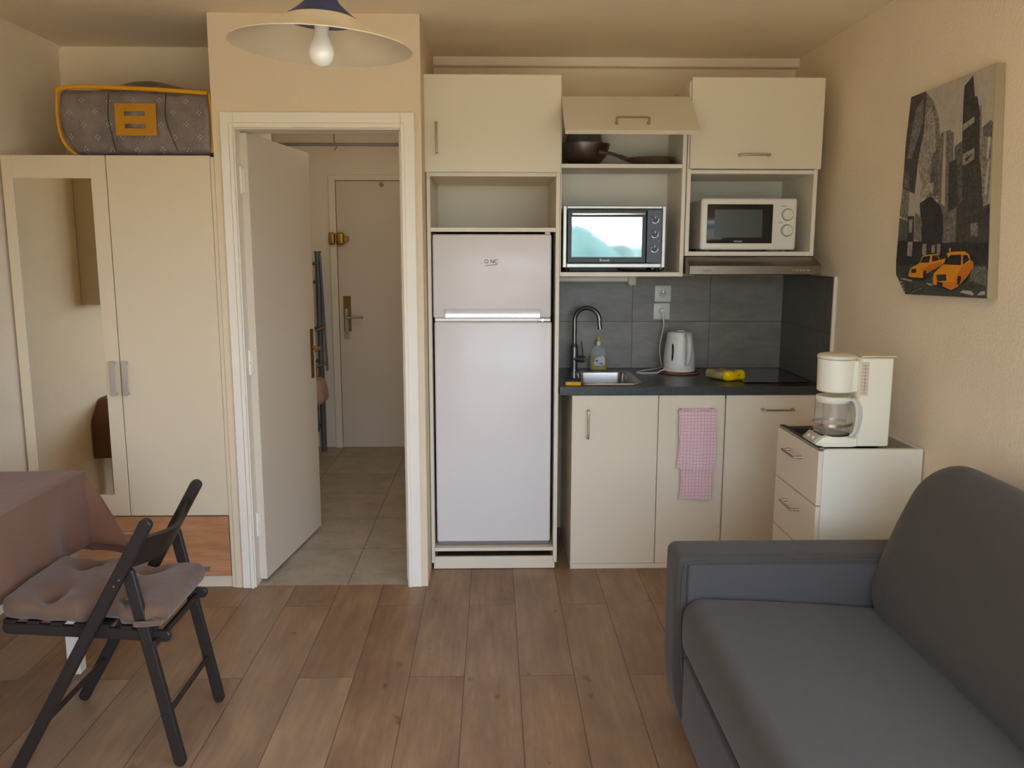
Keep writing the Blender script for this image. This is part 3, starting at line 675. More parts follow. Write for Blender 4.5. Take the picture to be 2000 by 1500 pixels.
# under cabinet lamp
t = thing('strip_light', 'slim white strip light fixed under the middle wall cabinet', 'light', (.50, 4.43, 1.35))
zz = 1.345
b = MB(); b.box(.335, .70, 4.405, 4.465, zz, zz+.039, .004, 2); b.build('housing', m_whp, t)
MB().box(.700, .745, 4.400, 4.466, zz-.018, zz+.039, .010, 3).build('end_cap', m_ivp, t)
MB().box(.340, .698, 4.402, 4.406, zz+.004, zz+.026, .002).build('diffuser', mat('frosted_tube', (235, 232, 225), rough=.25), t)

# ------------------------------------------------------------------ right wall cabinet
t = thing('upper_cabinet', 'white right-hand wall cabinet with closed flap over the microwave niche', 'cabinet', (1.16, 4.15, 1.484))
RX0, RX1 = .865, 1.453
b = MB(); b.box(RX0, RX0+.018, YF+.001, 4.44, 1.484, 2.24, .001); b.box(RX1-.018, RX1, YF+.001, 4.44, 1.484, 2.24, .001)
b.box(RX0+.018, RX1-.018, YF+.003, 4.44, 1.484, 1.503, .001); b.box(RX0+.018, RX1-.018, YF+.003, 4.43, 1.846, 1.864, .001); b.box(RX0+.018, RX1-.018, YF+.003, 4.44, 2.222, 2.24, .001)
b.box(RX0+.018, RX1-.018, 4.27, 4.275, 1.503, 1.846, 0)
b.build('frame', m_lamd, t)
dr = MB().box(.872, 1.459, YF-.018, YF, 1.866, 2.256, .0015).build('flap_door', m_lam, t)
bar_handle(dr, (1.155, YF-.018, 1.925), .130, False)
# microwave
OY = YF+.012
t = thing('microwave', 'white microwave with dark window and two dials in the right niche', 'microwave', (1.155, 4.03, 1.503))
MB().box(.946, 1.366, OY+.028, 4.22, 1.514, 1.736, .006, 2).build('body', mat('microwave_side', (196, 196, 188), rough=.4), t)
MB().box(.938, 1.374, OY, OY+.030, 1.511, 1.741, .012, 4).build('front', m_whp, t)
w_ = MB().box(.965, 1.263, OY-.003, OY+.003, 1.540, 1.714, .004, 2).build('window', m_mww, t)
MB().box(.998, 1.215, OY-.0036, OY-.0028, 1.566, 1.690, .0005).build('window_mesh', m_mwin, w_)
for z in (1.668, 1.598):
    kb = MB().cyl((1.330, OY, z), (1.330, OY-.013, z), .0245, .022, n=32).build('dial', m_whp, t)
    b = MB(); b.box(1.3265, 1.3335, OY-.0185, OY-.013, z-.019, z+.019, .002); b.build('dial_grip', m_ivp, kb)
    MB().tube([(1.330+.0262*cos(q*pi/16), OY-.0008, z+.0262*sin(q*pi/16)) for q in range(33)], .0011, 6).build('dial_mark', m_text_d, kb)
b = MB(); b.text('PROLINE', .0095, FRONT(1.108, OY-.0034, 1.5485), .0003); b.build('logo', m_text_w, w_)
b = MB(); b.text('power', .009, FRONT(1.310, OY-.0002, 1.7065), .0003); b.build('dial_lettering', m_text_d, t)
b = MB(); b.text('timer', .009, FRONT(1.300, OY-.0002, 1.634), .0003); b.build('dial_lettering', m_text_d, t)
for i in range(4):
    for j in range(4):
        b = MB(); b.cyl((.9462, 3.97+.03*i, 1.565+.010*j), (.9455, 3.97+.03*i, 1.565+.010*j), .0028, n=8); b.build('vent_hole', m_gap, t)
for xx, yy in ((.98, 3.91), (1.33, 3.91), (.98, 4.18), (1.33, 4.18)):
    MB().cyl((xx, yy, 1.5032), (xx, yy, 1.515), .012, n=14).build('foot', m_greyp, t)
# range hood
t = thing('range_hood', 'brushed steel range hood fixed under the right wall cabinet', 'range hood', (1.16, 4.0, 1.402))
b = MB(); b.prism([(YF+.002, 1.482), (3.755, 1.445), (3.750, 1.440), (3.750, 1.404), (3.753, 1.402), (4.28, 1.402), (4.28, 1.482)], 'x', .8665, 1.455, .002, 1)
hb = b.build('canopy', m_hood, t)
b = MB(); sl = Vector((0, 3.755-YF-.002, 1.445-1.482)).normalized(); nrm = Vector((0, sl.z, -sl.y))
for i in range(24):
    c = Vector((1.012+.0075*i, YF+.002, 1.482))+sl*.016; b = MB(); b.cyl(c-nrm*.001, c+nrm*.0006, .0026, n=8); b.build('vent_hole', m_gap, t)
for i in range(5):
    b = MB(); x = 1.330+i*.0165; b.box(x-.006, x+.006, 3.7465, 3.7505, 1.419, 1.4245, .001); b.build('button', m_chrome, t)
b = MB(); b.text('ambiance', .010, FRONT(.945, 3.7492, 1.421), .0003); b.build('logo', m_text_d, t)
MB().box(.90, 1.42, 3.79, 4.24, 1.398, 1.402, .001).build('filter_grille', m_gap, t)

# ------------------------------------------------------------------ backsplash, counter, base cabinets
struct(MB().box(.3005, XR-.012, YB-.010, YB, .886, 1.375, 0).build('wall_tiles_back', m_splash, origin=(0, YB, 0), flat=True))
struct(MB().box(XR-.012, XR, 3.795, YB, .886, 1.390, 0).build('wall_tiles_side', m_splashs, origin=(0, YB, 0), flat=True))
struct(MB().box(XR-.014, XR, 3.783, 3.795, .886, 1.393, .001).build('trim_tile', m_tileedge, origin=(XR, 3.79, .886)))
SX0, SX1, SY0, SY1 = .405, .690, 3.915, 4.320
t = thing('countertop', 'dark speckled kitchen countertop running from the fridge cabinet to the right wall', 'countertop', (.92, 4.15, .84))
b = MB(); CZ0, CZ1 = .848, .886; CF = YF-.012
b.box(.305, XR-.003, CF, SY0, CZ0, CZ1, 0); b.box(.305, XR-.003, SY1, 4.461, CZ0, CZ1, 0); b.box(.305, SX0, SY0, SY1, CZ0, CZ1, 0); b.box(SX1, XR-.003, SY0, SY1, CZ0, CZ1, 0)
b.build('slab', m_counter, t)
t = thing('hob', 'flat black glass hob set into the right end of the countertop', 'hob', (1.34, 4.15, .886))
MB().box(1.19, 1.50, 3.93, 4.42, .8862, .892, .002).build('glass', m_blkg, t)
t = thing('sink', 'small square stainless sink set in the left end of the countertop', 'sink', (.548, 4.118, .886))
cx_, cy_ = (SX0+SX1)/2, (SY0+SY1)/2; hx, hy = (SX1-SX0)/2, (SY1-SY0)/2
def rr(hx_, hy_, r, z): return [(p[0], p[1], z) for p in rrect(cx_, cy_, hx_, hy_, r, 6)]
b = MB(); b.loft([rr(hx+.014, hy+.012, .05, .8865), rr(hx+.013, hy+.011, .05, .8895), rr(hx-.012, hy-.014, .045, .8890), rr(hx-.016, hy-.018, .045, .885), rr(hx-.022, hy-.024, .05, .765), rr(hx-.036, hy-.038, .06, .755), rr(.04, .04, .039, .750)], False, True)
sb = b.build('basin', m_steel, t)
MB().cyl((cx_, cy_, .7505), (cx_, cy_, .753), .03, n=24).build('drain', m_chrome, sb)
t = thing('faucet', 'tall gooseneck steel faucet with side lever behind the sink', 'faucet', (.418, 4.36, .886))
FX, FY = .420, 4.362; m_tap = mat('brushed_tap_steel', (140, 136, 130), rough=.3, metal=1.)
b = MB(); b.cyl((FX, FY, .8865), (FX, FY, .893), .027, n=28); b.cyl((FX, FY, .893), (FX, FY, .965), .0175, n=24); b.cyl((FX, FY, .965), (FX, FY, 1.010), .020, n=24); b.cyl((FX, FY, 1.010), (FX, FY, 1.03), .020, .012, n=24); b.build('body', m_tap, t)
b = MB(); r_ = .066; dx, dy = .93, -.37; pts = [(FX, FY, 1.02), (FX, FY, 1.08), (FX, FY, 1.13)]
for q in range(0, 12):
    a = pi-q*pi*1.05/11; pts.append((FX+dx*(r_+r_*cos(a)), FY+dy*(r_+r_*cos(a)), 1.150+.066*sin(a)))
e = pts[-1]; pts.append((e[0]+.004, e[1]-.002, e[2]-.030))
b.tube(spline(pts, 4), .0115, 16); b.build('spout', m_tap, t)
b = MB(); b.cyl((FX, FY, .950), (FX+.055, FY-.022, .950), .0175, n=22); b.tube([(FX+.044, FY-.018, .962), (FX+.040, FY-.018, 1.00), (FX+.034, FY-.016, 1.045)], [.005, .004, .0035], 8); b.build('lever', m_tap, t)

t = thing('base_cabinet', 'white kitchen base cabinet with three doors beneath the countertop', 'cabinet', (.95, 4.15, 0))
b = MB(); BX0, BX1 = .364, XR-.006
b.box(BX0, BX0+.016, YF+.018, 4.44, 0, .847, .001); b.box(BX1-.016, BX1, YF+.018, 4.44, 0, .847, .001); b.box(.762, .778, YF+.019, 4.40, .03, .847, 0); b.box(1.075, 1.091, YF+.019, 4.40, .03, .847, 0)
b.box(BX0+.016, BX1-.016, YF+.019, 4.43, .03, .046, 0); b.box(BX0+.016, BX1-.016, 4.42, 4.43, .046, .7, 0); b.box(BX0+.016, BX1-.016, YF+.019, YF+.06, .825, .847, 0)
b.build('frame', m_lam, t)
MB().box(BX0, BX1, YF+.004, YF+.018, 0, .026, .001).build('plinth', m_lam, t)
DD = []
for x0, x1 in ((.364, .7655), (.7685, 1.0770), (1.0840, 1.500)):
    DD.append(MB().box(x0, x1, YF, YF+.017, .028, .843, .0015).build('door', m_lam, t))
MB().box(1.503, BX1, YF+.001, YF+.017, .028, .843, .001).build('filler_panel', m_lam, t)
bar_handle(DD[0], (.4385, YF, .711), .132, True); bar_handle(DD[1], (.938, YF, .777), .150, False); bar_handle(DD[2], (1.324, YF, .776), .140, False)
# towel on the middle handle
def towel(x0, x1, yf, z0, wav, seed, flare=0):
    def fn(u, v):
        z = .7785-(.7785-z0)*v; s_ = min(1, v*8)
        x = x0+(x1-x0)*u+flare*(u-.5)*2*v-.008*(1-s_)*(1 if u < .1 else 0)+.003*sin(z*30+seed)
        y = yf-.004*s_-wav*s_*sin(u*7+seed+z*3)*(.3+v)*.5
        return (x, y, z+.004*sin(u*5+seed)*v)
    return fn
t = thing('dish_towel', 'pink checked dish towel hanging from the middle base cabinet handle', 'towel', (.95, YF-.03, .78))
b = MB(); b.grid(towel(.872, 1.022, YF-.026, .352, .004, 1.0), 22, 36); b.build('back_layer', m_towel, t, recalc=False)
b = MB(); b.grid(towel(.862, 1.028, YF-.034, .500, .006, 2.2, .006), 24, 30)
def over(u, v):
    a = pi*v; return (.864+(1.020-.864)*u, YF-.030-.0058*cos(a)*1.0, .7785+.0058*sin(a))
b.grid(over, 20, 8); b.build('front_layer', m_towel, t, recalc=False)

# ------------------------------------------------------------------ things on the counter
t = thing('soap_bottle', 'clear bottle of yellow dish soap with yellow cap behind the sink', 'bottle', (.552, 4.405, .886))
def ell(w, d, z): return [(.552+w*cos(2*pi*k/28), 4.405+d*sin(2*pi*k/28), z) for k in range(28)]
b = MB(); b.loft([ell(.043, .020, .8865), ell(.047, .022, .892), ell(.047, .022, .93), ell(.045, .021, .965), ell(.037, .019, .99), ell(.022, .014, 1.008), ell(.013, .012, 1.018)], True, True); b.build('bottle_body', m_clear, t)
b = MB(); b.loft([ell(.041, .018, .888), ell(.0450, .020, .894), ell(.0450, .020, .93), ell(.0435, .0195, .958)], True, True); b.build('liquid', m_soapy, t)
b = MB(); b.prism([(.528, .912), (.578, .912), (.584, .924), (.582, .950), (.574, .964), (.532, .946), (.526, .924)], 'y', 4.3795, 4.3815); lb = b.build('label', m_label, t)
b = MB(); b.box(.533, .547, 4.3785, 4.3793, .930, .940, 0); b.box(.538, .545, 4.3785, 4.3793, .917, .922, 0); b.box(.552, .574, 4.3785, 4.3793, .919, .925, 0); b.build('label_print', m_bluep, lb)
b = MB(); b.cyl((.552, 4.405, 1.016), (.552, 4.405, 1.034), .0125, .011, n=20); b.build('collar', m_whp, t)
b = MB(); b.lathe([(.010, 0), (.0095, .008), (.006, .012), (.0055, .022), (.003, .024), (0, .024)], (.552, 4.405, 1.034), 20); b.build('cap', m_yelpl, t)
t = thing('sponge', 'yellow sponge with dark green scourer on the counter left of the sink', 'sponge', (.372, 3.90, .886))
Ts = Matrix.Translation((.372, 3.895, .8865)) @ Matrix.Rotation(radians(-6), 4, 'Z')
b = MB(); b.T = Ts; b.soft(-.036, .036, -.030, .030, 0, .019, .005, n=(8, 8, 5)); b.build('foam', m_spy, t)
b = MB(); b.T = Ts; b.soft(-.037, .036, -.031, .031, .019, .026, .003, n=(8, 8, 3)); b.build('scourer', m_spg, t)
tag(MB().lathe([(.0001, 0), (.096, 0), (.101, .004), (.099, .009), (.0001, .010)], (.955, 4.285, .8865), 48).build('trivet', m_terra, origin=(.955, 4.285, .886)), 'round reddish brown trivet under the white kettle', 'trivet')
t = thing('kettle', 'white plastic electric kettle with dark level windows beside the sink', 'kettle', (.955, 4.285, .897))
KX, KY, KZ = .953, 4.285, .8970
b = MB(); b.lathe([(.0001, 0), (.076, 0), (.081, .004), (.081, .014), (.076, .019), (.0001, .019)], (KX, KY, KZ), 40); b.build('base', m_whp, t)
b = MB(); b.lathe([(.0001, .0195), (.079, .0195), (.080, .03), (.079, .07), (.074, .12), (.067, .17), (.0625, .197), (.0600, .198), (.060, .192), (.0001, .190)], (KX, KY, KZ), 48)
b.prism([(KX-.022, KY+.055), (KX+.022, KY+.055), (KX, KY+.095)], 'z', KZ+.165, KZ+.197, .004, 2); kb = b.build('jug', m_whp, t)
b = MB(); b.lathe([(.0001, .203), (.03, .206), (.054, .202), (.0585, .196), (.0001, .193)], (KX, KY, KZ), 40); b.box(KX-.02, KX+.02, KY-.02, KY+.02, KZ+.203, KZ+.209, .002); b.build('lid', m_whp, t)
hxk, hyk = .10, -.995
def kp(r, z): return (KX+.014+r*hxk, KY+r*hyk, KZ+z)
b = MB(); b.tube(spline([kp(.052, .186), kp(.090, .188), kp(.106, .165), kp(.108, .12), kp(.100, .07), kp(.090, .050), kp(.076, .048)], 6), [.013]*6+[.0145]*24+[.012]*7, 14); b.build('handle', mat('kettle_handle_white', (205, 207, 202), rough=.35), t)
for s_, a_ in ((-1, 232), (1, 300)):
    b = MB()
    ptk = []
    for q in range(7):
        z = .060+.085*q/6; r = .0795-(z-.06)*.10
        aa = radians(a_+(10*sin(q/6*pi*.5) if s_ < 0 else -6)-(q*2.2 if s_ < 0 else 0)); ptk.append((KX+(r+.0012)*cos(aa), KY+(r+.0012)*sin(aa), KZ+z))
    b.tube(ptk, [.0025]+[.0052]*5+[.0025], 8); b.build('level_window', m_blk, t)
b = MB()
ox, oz = .892, 1.190
b.cyl((ox, 4.4615, oz), (ox, 4.438, oz), .0185, .016, n=24); b.cyl((ox, 4.438, oz-.003), (ox+.002, 4.425, oz-.040), .010, .006, n=14)
b.tube(spline([(ox+.002, 4.426, oz-.036), (ox+.004, 4.425, oz-.08), (ox-.010, 4.428, oz-.16), (ox-.012, 4.428, oz-.22), (ox, 4.43, 1.190-.285), (ox-.006, 4.43, .8915), (.80, 4.36, .8900), (.735, 4.28, .8900), (.76, 4.245, .8900), (.83, 4.25, .8910), (.855, 4.262, .9010), (.884, 4.275, .9040)], 8), .0034, 8); b.build('power_cord', m_whp, t)
t = thing('wipes_packet', 'crumpled packet with bright yellow end lying on the counter', 'packet', (1.14, 4.06, .886))
Tw = Matrix.Translation((1.150, 4.045, .8867)) @ Matrix.Rotation(radians(24), 4, 'Z')
def crum(p): return (p.x+.003*sin(p.y*90+p.z*60), p.y+.003*sin(p.x*80), max(0, p.z+.003*sin(p.x*70+p.y*50)*(1 if p.z > .01 else 0)))
b = MB(); b.T = Tw; b.soft(-.058, .058, -.052, .0, 0, .048, .018, .02, .018, n=(16, 8, 10), fn=crum); b.build('yellow_end', m_yfoil, t, angle=60)
b = MB(); b.T = Tw; b.soft(-.060, .046, -.006, .115, 0, .042, .016, .02, .016, n=(16, 12, 10), fn=crum); b.build('body', m_tfilm, t, angle=60)
b = MB(); b.T = Tw; b.tube([(.006, -.0535, .028), (.018, -.0535, .031)], .0022, 6); b.build('print', m_text_d, t)
# outlets
for z0_, lab in ((1.239, 'white wall socket on the slate tiles, upper of the pair, with no plug'), (1.1465, 'white wall socket on the slate tiles, lower one, with the kettle plugged in')):
    t = thing('power_socket', lab, 'socket', (.891, 4.46, z0_), 'sockets above the counter')
    xx = .893 if z0_ > 1.2 else .8895
    MB().box(xx-.044, xx+.044, 4.452, 4.4618, z0_, z0_+.087, .004, 2).build('plate', m_whp, t)
    b = MB(); c = z0_+.0435; b.tube([(xx+.021*cos(q*pi/14), 4.4515, c+.021*sin(q*pi/14)) for q in range(29)], .002, 6); b.build('rim', m_ivp, t)
    if z0_ > 1.2:
        MB().cyl((xx, 4.4515, c), (xx, 4.4525, c), .019, n=28).build('well', mat('socket_shadow_grey', (196, 194, 186), rough=.5), t)
        for s_ in (-.009, .009): MB().cyl((xx+s_, 4.4508, c), (xx+s_, 4.4518, c), .0026, n=10).build('pin_hole', m_gap, t)
        MB().cyl((xx, 4.451, c+.011), (xx, 4.441, c+.011), .0024, n=10).build('earth_pin', m_chrome, t)

# ------------------------------------------------------------------ drawer unit in front of the right wall
t = thing('drawer_unit', 'white low drawer unit with black inset top against the right wall', 'drawer unit', (1.35, 3.13, 0))
UX0, UX1, UY0, UY1, UZ = 1.160, 1.538, 2.917, 3.352, .806
b = MB(); b.box(UX0+.018, UX1, UY0, UY0+.018, .0, UZ, .001); b.box(UX0+.018, UX1, UY1-.018, UY1, 0, UZ, .001); b.box(UX1-.016, UX1, UY0+.018, UY1-.018, 0, UZ, .001)
b.box(UX0+.018, UX1-.016, UY0+.018, UY1-.018, .05, .066, 0); b.box(UX0+.02, UX1-.016, UY0+.018, UY1-.018, .776, .788, 0)
b.build('body', mat('white_melamine_side', (226, 224, 208), rough=.42), t)
b = MB(); b.box(UX0+.020, UX1-.017, UY0+.019, UY1-.019, .788, .801, .002); b.build('top_panel', m_blkg, t)
b = MB(); b.box(UX0+.004, UX0+.028, UY0+.002, UY1-.002, .801, .8085, .002); b.box(UX0+.028, UX1-.018, UY0+.018, UY0+.026, .801, .806, .001); b.box(UX0+.028, UX1-.018, UY1-.026, UY1-.018, .801, .806, .001); b.build('edge_trim', m_nick, t)
for z0_, z1_ in ((.599, .800), (.398, .595), (.06, .394)):
    dr = MB().box(UX0, UX0+.017, UY0-.001, UY1+.001, z0_, z1_, .0015).build('drawer', m_lam, t)
    b = MB(); zc_ = z1_-.062; yc = 3.145
    for s_ in (-1, 1): b.cyl((UX0, yc+s_*.064, zc_), (UX0-.012, yc+s_*.064, zc_), .006, .0045, n=12)
    b.tube(spline([(UX0-.008, yc-.064, zc_), (UX0-.024, yc-.064, zc_), (UX0-.032, yc-.057, zc_), (UX0-.032, yc, zc_), (UX0-.032, yc+.057, zc_), (UX0-.024, yc+.064, zc_), (UX0-.008, yc+.064, zc_)], 5), .0042, 10)
    b.build('handle', m_nick, dr)
# coffee maker
t = thing('coffee_maker', 'ivory drip coffee maker with glass carafe on the drawer unit', 'coffee maker', (1.30, 3.02, .801))
Z0 = .8022
b = MB(); b.soft(1.302, 1.424, 2.935, 3.085, Z0, 1.128, .012, .03, .008, n=(8, 10, 10)); 
b.prism([(1.290, Z0), (1.310, Z0), (1.310, .838), (1.225, .838), (1.200, .842), (1.180, .834), (1.160, .812), (1.165, Z0+.004), (1.19, Z0)], 'y', 2.945, 3.075, .006, 2); b.build('body', m_ivp, t)
b = MB(); b.prism([(1.1565, .8135), (1.1815, .8385), (1.178, .8430), (1.1515, .8160)], 'y', 2.955, 3.065, .002, 1); pnl = b.build('switch_panel', mat('warm_grey_plastic', (188, 182, 158), rough=.35), t)
for yy in (2.985, 3.03): MB().cyl((1.160, yy, .8300), (1.164, yy, .8270), .007, n=12).build('switch', m_ivp, pnl)
b = MB(); b.lathe([(.060, 0), (.0645, .004), (.0665, .115), (.0665, .118), (.0001, .118)], (1.244, 3.01, .997), 40, capb=True); b.box(1.25, 1.32, 2.96, 3.06, 1.0, 1.113, .006, 2); b.build('filter_drum', m_ivp, t)
b = MB(); b.lathe([(.0001, .0), (.067, 0), (.069, .003), (.068, .012), (.06, .016), (.0001, .019)], (1.244, 3.01, 1.1165), 40); b.build('drum_lid', mat('ivory_lid', (220, 214, 190), rough=.45), t)
b = MB(); b.prism([(1.300, 2.932), (1.424, 2.932), (1.424, 3.088), (1.335, 3.088)], 'z', 1.129, 1.1335, .001, 1); b.build('tank_lid', mat('tank_lid_ivory', (218, 208, 180), rough=.45), t)
b = MB(); b.box(1.304, 1.330, 2.9325, 2.9350, .992, 1.112, .001); gw = b.build('water_gauge', mat('gauge_window', (214, 200, 180), rough=.25), t)
b = MB()
for i in range(9): b.box(1.306, 1.326, 2.9315, 2.9325, 1.000+.0125*i, 1.0012+.0125*i, 0)
b.box(1.3155, 1.3165, 2.9315, 2.9325, 1.0, 1.10, 0); b.build('gauge_marks', mat('reddish_print', (150, 96, 84), rough=.5), gw)
b = MB(); b.lathe([(.0001, 0), (.062, 0), (.062, .003), (.0001, .004)], (1.238, 3.01, .8385), 40); b.build('hot_plate', m_blk, t)
ca = thing('carafe', 'glass coffee carafe with ivory lid and handle inside the coffee maker', 'carafe', (1.238, 3.01, .843))
CXc, CYc = 1.238, 3.01
b = MB(); b.lathe([(.0001, .0), (.056, .0), (.064, .010), (.068, .035), (.067, .06), (.062, .085), (.056, .105), (.054, .118)], (CXc, CYc, .8432), 48); b.build('glass_body', m_glass, ca)
b = MB(); b.lathe([(.057, .114), (.060, .118), (.061, .134), (.058, .137), (.05, .137), (.0001, .131)], (CXc, CYc, .8432), 48); b.build('lid', m_ivp, ca)
b = MB(); b.lathe([(.0680, .030), (.0693, .030), (.0693, .040), (.0680, .040)], (CXc, CYc, .8432), 48); b.build('metal_band', m_nick, ca)
hd = Vector((.62, -.785, 0)).normalized(); C_ = Vector((CXc, CYc, .8432))
b = MB(); sd = Vector((-hd.y, hd.x, 0))
prof = spline([(.058, 0, .128), (.085, 0, .132), (.100, 0, .112), (.104, 0, .07), (.097, 0, .02), (.082, 0, -.0)], 5)
rings = []
for i, p in enumerate(prof):
    d = (Vector(prof[min(i+1, len(prof)-1)])-Vector(prof[max(i-1, 0)])).normalized(); nn = Vector((-d.z, 0, d.x))
    ring = []
    for sx_, sn in ((-1, -1), (1, -1), (1, 1), (-1, 1)):
        q = p+nn*(sn*.0045); ring.append(C_+hd*q.x+Vector((0, 0, q.z))+sd*(sx_*.016))
    rings.append(ring)
b.loft(rings); b.build('handle', mat('ivory_handle', (214, 214, 206), rough=.4), ca)
for o_ in (t, ca): o_.location.z += .0072      # both stand on the raised rim of the drawer unit

# ------------------------------------------------------------------ canvas print on the right wall
t = thing('canvas_print', 'tall canvas print of grey city towers and two yellow taxis on the right wall', 'picture', (1.54, 2.93, 1.70))
CP = 1.512
def c1(x, y): p = hit(1700+x/2.7778, 80+y/2.7778, 'x', CP); return (p.y, p.z)
def c2(x, y): p = hit(1720+x/8.3333, 450+y/8.3333, 'x', CP); return (p.y, p.z)
outline = [c1(222, 305), c1(680, 120), c1(634, 1400), c1(190, 1375), c1(140, 1268)]
MB().prism(outline, 'x', CP, XR-.001, .001, 1).build('stretcher', mat('canvas_edge_grey', (158, 144, 116), rough=.9), t)
GM = {}
def gm(c):
    if c not in GM:
        k = NT('print_ink_%d_%d_%d' % c); n = k.noise(k.pos(), 24, 6, .75); n2 = k.noise(k.comb(k.xyz(k.pos())[0], k.math('MULTIPLY', k.xyz(k.pos())[1], 60.0), k.math('MULTIPLY', k.xyz(k.pos())[2], 25.0)), 2.2, 2, .6)
        cab_ = c[0] > 170 and c[2] < 80; amt = .12 if cab_ else (.16 if c[0] > 165 else .42)
        p_ = k.xyz(k.pos())
        w_ = k.white(k.comb(1.0, k.math('FLOOR', k.math('DIVIDE', p_[1], .009)), k.math('FLOOR', k.math('DIVIDE', p_[2], .0065))))[0]
        mixn = k.math('ADD', k.math('ADD', k.math('MULTIPLY', n, .5), k.math('MULTIPLY', n2, .25)), k.math('MULTIPLY', w_, 0.0 if (cab_ or c[0] > 165) else .25))
        f = k.mapr(mixn, .30 if c[0] > 165 else .34, .56 if c[0] > 165 else .66, 1-amt, 1+amt)
        k.l(k.mix(1.0, lin(c), k.comb(f, f, f), 'MULTIPLY'), k.b.inputs['Base Color']); k.b.inputs['Roughness'].default_value = .8
        GM[c] = k.m
    return GM[c]
shapes = [(0, None, (182, 174, 158))]
def S(f, lay, pts, c): shapes.append((lay, [f(*p) for p in pts], c))
S(c1, 1, [(300, 272), (345, 330), (372, 420), (380, 560), (378, 860), (300, 860), (262, 700), (262, 480)], (122, 114, 106))
S(c1, 2, [(288, 420), (330, 360), (352, 440), (360, 640), (366, 850), (285, 850), (262, 650)], (150, 142, 130))
S(c1, 2, [(330, 640), (372, 560), (366, 700), (372, 840), (322, 840)], (96, 92, 90))
S(c1, 2, [(222, 305), (305, 272), (292, 480), (262, 640), (240, 830), (176, 800), (192, 560)], (72, 68, 66))
S(c1, 3, [(245, 380), (290, 310), (286, 440), (225, 640), (200, 640)], (116, 112, 106))
S(c1, 4, [(372, 560), (385, 500), (432, 482), (455, 500), (450, 640), (470, 700), (460, 960), (400, 960), (366, 880)], (112, 106, 98))
S(c1, 5, [(400, 500), (412, 490), (405, 900), (384, 880)], (176, 168, 150))
S(c1, 5, [(428, 660), (470, 640), (480, 940), (420, 950)], (64, 61, 58))
S(c1, 4, [(458, 575), (500, 540), (505, 900), (450, 920)], (92, 87, 80))
S(c1, 6, [(512, 245), (560, 185), (568, 300), (582, 300), (596, 380), (592, 680), (602, 900), (500, 900), (500, 500), (506, 330)], (62, 58, 54))
S(c1, 7, [(503, 455), (566, 410), (566, 440), (503, 490)], (150, 142, 128))
S(c1, 7, [(503, 615), (566, 580), (566, 640), (503, 680)], (150, 142, 128))
S(c1, 8, [(515, 640), (556, 605), (556, 612), (520, 662)], (60, 56, 52))
S(c1, 5, [(582, 350), (605, 350), (608, 680), (592, 700)], (132, 124, 110))
S(c1, 6, [(610, 470), (655, 428), (668, 436), (662, 520), (612, 520)], (100, 94, 92))
S(c1, 5, [(605, 520), (664, 500), (650, 760), (640, 900), (600, 900)], (134, 126, 114))
S(c1, 6, [(640, 520), (656, 518), (640, 640), (632, 640)], (190, 184, 168)); S(c1, 6, [(636, 660), (652, 640), (632, 830), (620, 830)], (176, 170, 154))
S(c1, 7, [(500, 690), (600, 660), (612, 900), (650, 880), (642, 1180), (456, 1180), (470, 900), (505, 860)], (66, 63, 58))
S(c1, 8, [(545, 990), (585, 985), (585, 1060), (545, 1060)], (116, 112, 106))
S(c1, 7, [(270, 880), (330, 840), (385, 900), (400, 960), (392, 1110), (280, 1110)], (50, 48, 46))
S(c1, 8, [(278, 775), (345, 770), (340, 830), (310, 815), (272, 870)], (162, 154, 136))
S(c1, 8, [(176, 800), (215, 815), (205, 970), (160, 950)], (120, 118, 112)); S(c1, 8, [(184, 700), (215, 720), (212, 800), (176, 790)], (104, 100, 96))
S(c1, 7, [(160, 960), (210, 980), (205, 1090), (150, 1085)], (84, 84, 80))
S(c1, 8, [(205, 950), (240, 950), (236, 1100), (203, 1100)], (52, 50, 48)); S(c1, 9, [(212, 970), (232, 965), (228, 1040), (210, 1040)], (142, 138, 128))
S(c1, 8, [(245, 930), (282, 960), (275, 1090), (240, 1075)], (120, 116, 108))
S(c1, 8, [(398, 950), (470, 900), (465, 1090), (395, 1100)], (112, 106, 98))
S(c1, 7, [(150, 1085), (640, 1095), (640, 1240), (145, 1240), (141, 1200)], (44, 43, 42))
for q in ([(205, 1090), (232, 1090), (226, 1170), (202, 1165)], [(286, 1100), (308, 1100), (304, 1160), (284, 1160)], [(365, 1100), (384, 1102), (380, 1160), (364, 1160)], [(335, 1110), (352, 1105), (352, 1150), (335, 1150)]): S(c1, 9, q, (146, 138, 126))
S(c1, 8, [(141, 1215), (638, 1215), (633, 1396), (192, 1373), (142, 1268)], (62, 66, 60))
S(c1, 9, [(555, 1225), (634, 1225), (630, 1330), (540, 1300)], (104, 104, 96))
S(c2, 10, [(340, 775), (520, 805), (515, 835), (345, 795)], (170, 166, 152)); S(c2, 10, [(745, 850), (865, 870), (860, 905), (790, 890)], (160, 156, 142))
S(c2, 10, [(1300, 1010), (1345, 975), (1480, 985), (1530, 1030), (1510, 1060)], (176, 172, 158)); S(c2, 10, [(1575, 1060), (1640, 995), (1712, 990), (1708, 1050)], (176, 172, 158))
for q in range(4): S(c2, 10, [(300+q*22, 820+q*50), (370+q*16, 835+q*50), (375+q*16, 850+q*50), (318+q*22, 850+q*50)], (170, 166, 150))
S(c2, 10, [(480, 1020), (670, 935), (685, 940), (510, 1025)], (130, 130, 118))
Yc, Yd = (226, 150, 24), (206, 118, 18)
S(c2, 11, [(470, 800), (700, 830), (800, 760), (800, 700), (480, 740)], (38, 38, 38)); S(c2, 11, [(860, 900), (1180, 1000), (1420, 830), (1500, 650), (1200, 700)], (38, 36, 34))
